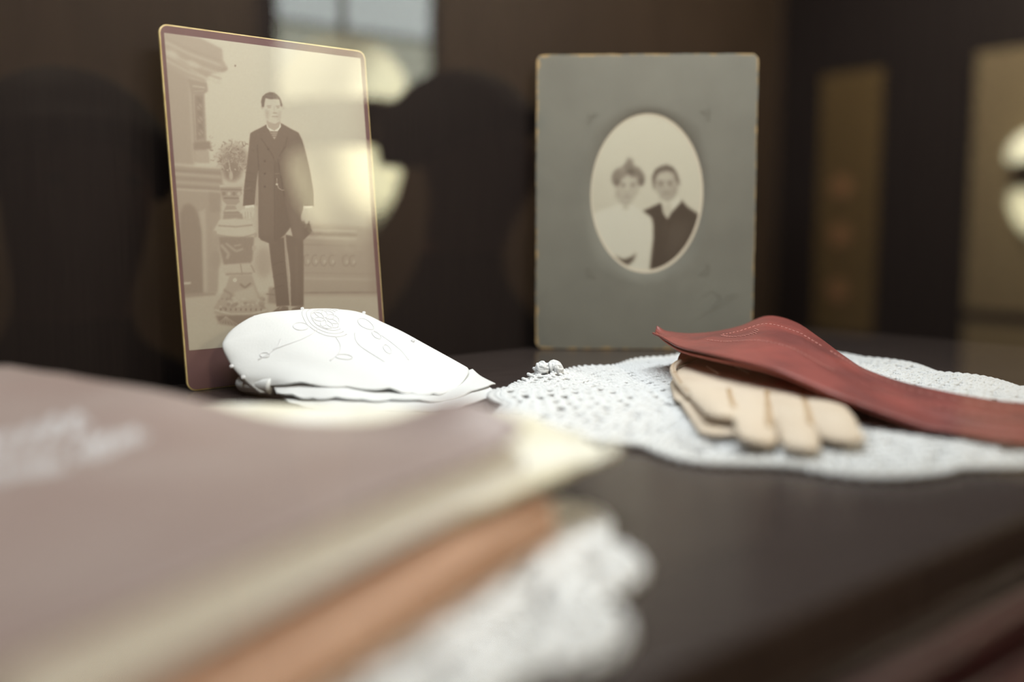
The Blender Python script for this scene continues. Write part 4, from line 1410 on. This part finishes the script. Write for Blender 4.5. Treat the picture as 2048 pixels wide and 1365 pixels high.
# crumpled letter sticking out to the right
lt = empty('folded_letter', st_pt(0, 20, 14.2))
tag(lt, 'aged cream letter with a crumpled corner sticking out below the mauve booklet', 'letter')
for k in range(3):
    tip = G(1248 - 10 * k, 906 + 2 * k, 17.2 - k)
    fa = G(1010 - 12 * k, 822, 17 - k); fl = G(400 + 10 * k, 806 + k, 17 - k)
    nl = st_pt(LEN - 4, 3 + k, 16.5 - k); nl2 = st_pt(LEN - 4, 110, 16.5 - k)
    mid = st_pt(34, 1 + 0.8 * k, 17 - k)
    C_ = [[fl, fl * .5 + fa * .5 + [0, 2, 0], fa, tip * .45 + fa * .55 + [1, 1, 0], tip],
          [fl * .7 + nl2 * .3, (fl + fa) / 2 * .7 + (nl + nl2) / 2 * .3, fa * .6 + mid * .4, tip * .6 + mid * .35 + fa * .05, tip * .82 + mid * .18],
          [nl2, (nl + nl2) / 2, nl * .6 + nl2 * .4 * .4 + nl * .24, nl * .5 + mid * .5, mid]]
    Q = patch(C_, 40, 60)
    U, W_ = np.meshgrid(np.linspace(0, 1, 60), np.linspace(0, 1, 40))
    Q[..., 2] = 17.0 - 1.15 * k
    cor = np.exp(-(((U - 1) / .16) ** 2 + (W_ / .35) ** 2))
    Q[..., 2] += cor * (1.6 * np.sin(U * 40 + k) + 1.0 * np.sin(W_ * 21 + 2 * k)) * (1 if k < 1 else .3) + 0.9 * cor * (k < 1)
    Q[..., 2] = np.clip(Q[..., 2], 14.3, 19.5)
    obj('letter_sheet', *shell(Q, 0.8), M['letter'], lt)

bk = empty('booklet', st_pt(70, 70, 17.6))
tag(bk, 'large mauve booklet with silver lettering, out of focus in the left foreground', 'booklet')


def cover_z(a, b):
    z = 25.2 + 5.5 * np.clip((b - 85) / 70, 0, 1) ** 1.3 + 0.8 * np.sin(b * .07 + a * .03)
    z = z + 8.5 * np.exp(-(((a + 4) / 15) ** 2 + ((b - 14) / 17) ** 2))
    z = z - 1.2 * np.exp(-((b - 70) / 25) ** 2) * np.exp(-(a / 40) ** 2)
    return z


for k in range(8):
    o1, o2 = rng.uniform(-1.2, 1.6), 2.0 - 0.5 * (7 - k) + rng.uniform(-0.3, 0.3)
    a_, b_ = rround(1 + o1, LEN - 2, -3.0 + o2, 176, 24, 30, 1.5)
    z_ = 18.2 + 0.78 * k + (cover_z(a_, b_) - 25.2) * (k / 8) * 0.75 * np.clip(b_ / 40, 0, 1)
    obj('page', *shell(st_pt(a_, b_, z_), 0.62), M['page'], bk)
a_, b_ = rround(0, LEN, -2.2, 182, 70, 90, 3)
PC = st_pt(a_, b_, cover_z(a_, b_))
obj('cover', *shell(PC, 0.8), M['cover'], bk)
# hand lettering in silver across the cover
strokes = []


def pen(px, py):
    z = 27.0
    for _ in range(4):
        p = G(px, py, z)
        r_ = p - O * [1, 1, 0]
        z = float(cover_z(r_ @ e1, r_ @ e2)) + 0.12
    return G(px, py, z)


def script(x0, y0, x1, y1, hgt, waves, seed):
    R = np.random.default_rng(seed)
    x = np.linspace(0, 1, waves * 10)
    for w0 in range(waves):
        q = np.linspace(0, 1, 12)
        h_ = hgt * R.uniform(.45, 1.0)
        cx_ = x0 + (x1 - x0) * (w0 + .5) / waves; cy_ = y0 + (y1 - y0) * (w0 + .5) / waves
        wd = abs(x1 - x0) / waves * .75
        a = q * 6.0 + R.uniform(0, 1)
        strokes.append(np.array([pen(cx_ + wd * .55 * np.cos(t_) + wd * .5 * (s_ - .5), cy_ - h_ * .5 * np.sin(t_)) for t_, s_ in zip(a, q)]))
        strokes.append(np.array([pen(cx_ - wd * .3 + wd * .2 * s_, cy_ + h_ * (.6 - 1.2 * s_)) for s_ in q]))


script(-40, 898, 178, 842, 46, 5, 1)
script(150, 906, 285, 868, 36, 5, 2)
script(-40, 948, 130, 922, 30, 6, 3)
obj('lettering', *tubes(np.array(strokes), 0.62, 5, flat=0.3), M['foil'], bk)


# ------------------------------------------------------------------ onlookers whose dark outlines show in the glass
def person(t, q, top, turn, label, seed):
    foot = TQ(t, q, RZ0)
    hgt = top - RZ0
    r = empty('person', foot, turn)
    k = hgt / 1700.0
    J = {'pel': (0, 0, 930, 150), 'wai': (0, -5, 1060, 135), 'che': (0, 0, 1230, 145), 'sho': (0, 10, 1375, 84), 'nec': (0, 5, 1450, 58), 'nek': (0, -5, 1500, 56),
         'chn': (0, -22, 1545, 66), 'hea': (0, -14, 1605, 84), 'crn': (0, -4, 1655, 72), 'nos': (0, -98, 1580, 13)}
    for s_, d in ((1, 'L'), (-1, 'R')):
        J.update({'hip' + d: (95 * s_, 0, 890, 95), 'kne' + d: (105 * s_, -10, 490, 62), 'ank' + d: (110 * s_, 15, 90, 44), 'toe' + d: (120 * s_, -120, 35, 36),
                  'clv' + d: (110 * s_, 5, 1362, 60), 'shd' + d: (180 * s_, 5, 1330, 56), 'elb' + d: (235 * s_, 10, 1090, 46), 'wri' + d: (215 * s_, -110, 880, 32), 'hnd' + d: (208 * s_, -150, 820, 34)})
    E_ = [('pel', 'wai'), ('wai', 'che'), ('che', 'sho'), ('sho', 'nec'), ('nec', 'nek'), ('nek', 'chn'), ('chn', 'hea'), ('hea', 'crn'), ('hea', 'nos')]
    for d in 'LR':
        E_ += [('pel', 'hip' + d), ('hip' + d, 'kne' + d), ('kne' + d, 'ank' + d), ('ank' + d, 'toe' + d), ('sho', 'clv' + d), ('clv' + d, 'shd' + d), ('shd' + d, 'elb' + d), ('elb' + d, 'wri' + d), ('wri' + d, 'hnd' + d)]
        for i, (dx, ln) in enumerate(((-24, 78), (-8, 90), (8, 86), (22, 70))):
            b = J['hnd' + d]
            J['fa%d' % i + d] = (b[0] + dx, b[1] - 25, b[2] - 40, 9.5); J['fb%d' % i + d] = (b[0] + dx * 1.1, b[1] - 20, b[2] - ln, 8)
            E_ += [('hnd' + d, 'fa%d' % i + d), ('fa%d' % i + d, 'fb%d' % i + d)]
        b = J['wri' + d]; s_ = 1 if d == 'L' else -1
        J['th' + d] = (b[0] - 42 * s_, b[1] - 62, b[2] - 62, 10); E_.append(('hnd' + d, 'th' + d))
    names = list(J)
    me = bpy.data.meshes.new('body')
    me.from_pydata([tuple(np.array(J[n_][:3]) * S * k) for n_ in names], [(names.index(a), names.index(b)) for a, b in E_], [])
    o = bpy.data.objects.new('body', me)
    COL.objects.link(o)
    o.parent = r
    sk = o.modifiers.new('skin', 'SKIN')
    for i, n_ in enumerate(names):
        v = me.skin_vertices[0].data[i]
        rr_ = J[n_][3] * S * k
        wide = 1.15 if n_ in ('pel', 'wai', 'che') else 1.0
        v.radius = (rr_ * wide, rr_ * (0.8 if n_ in ('pel', 'wai', 'che', 'sho') else 1.0))
        v.use_root = n_ == 'pel'
    o.modifiers.new('smooth', 'SUBSURF').levels = 2
    o.modifiers['smooth'].render_levels = 2
    m = pbr('dark_coat_and_skin_%d' % seed, (0.012, 0.010, 0.011), 0.9, 0.1)
    nt = m.node_tree
    tc = nt.nodes.new('ShaderNodeTexCoord'); sp = nt.nodes.new('ShaderNodeSeparateXYZ'); gt_ = nt.nodes.new('ShaderNodeMath'); gt_.operation = 'GREATER_THAN'
    gt_.inputs[1].default_value = 1.475 * k
    mx = nt.nodes.new('ShaderNodeMix'); mx.data_type = 'RGBA'; mx.inputs['A'].default_value = (0.012, 0.010, 0.011, 1); mx.inputs['B'].default_value = (0.30, 0.15, 0.11, 1)
    nt.links.new(tc.outputs['Object'], sp.inputs[0]); nt.links.new(sp.outputs[2], gt_.inputs[0]); nt.links.new(gt_.outputs[0], mx.inputs['Factor'])
    nt.links.new(mx.outputs['Result'], nt.nodes['Principled BSDF'].inputs['Base Color'])
    me.materials.append(m)
    hair = pbr('dark_hair_%d' % seed, (0.012, 0.008, 0.007), 0.7, 0.2)
    th_ = np.linspace(0, 2 * math.pi, 28, endpoint=False); ph_ = np.linspace(0.02, 1.75, 14)
    Pp = np.stack([np.outer(np.sin(ph_), np.cos(th_)) * 100, np.outer(np.sin(ph_), np.sin(th_)) * 112, np.outer(np.cos(ph_), np.ones(28)) * 104], -1)
    front = np.clip(-Pp[..., 1] / 112, 0, 1)
    Pp[..., 2] += front * np.clip((60 - Pp[..., 2]) / 100, 0, 1) * 70
    Pp = Pp + np.array([0, 2, 1608])
    obj('hair', Pp.reshape(-1, 3) * k, grid_faces(14, 28, True), hair, r, local=True)
    for s_ in (-1, 1):
        V, f = lathe([(0.2, -9), (7, -5), (9, 0), (7, 5), (0.2, 9)], 12)
        obj('eye', (V + np.array([33 * s_, -86, 1603])) * k, f, M['black'], r, local=True)
    tag(r, label, 'person')
    return r


person(283, -800, 205, AX + math.pi, 'person in a dark coat, dim outline in the glass at the left', 1)
person(800, -880, 262, AX + math.pi - 0.5, 'person in a dark coat, rounded dark outline between the two photographs', 2)
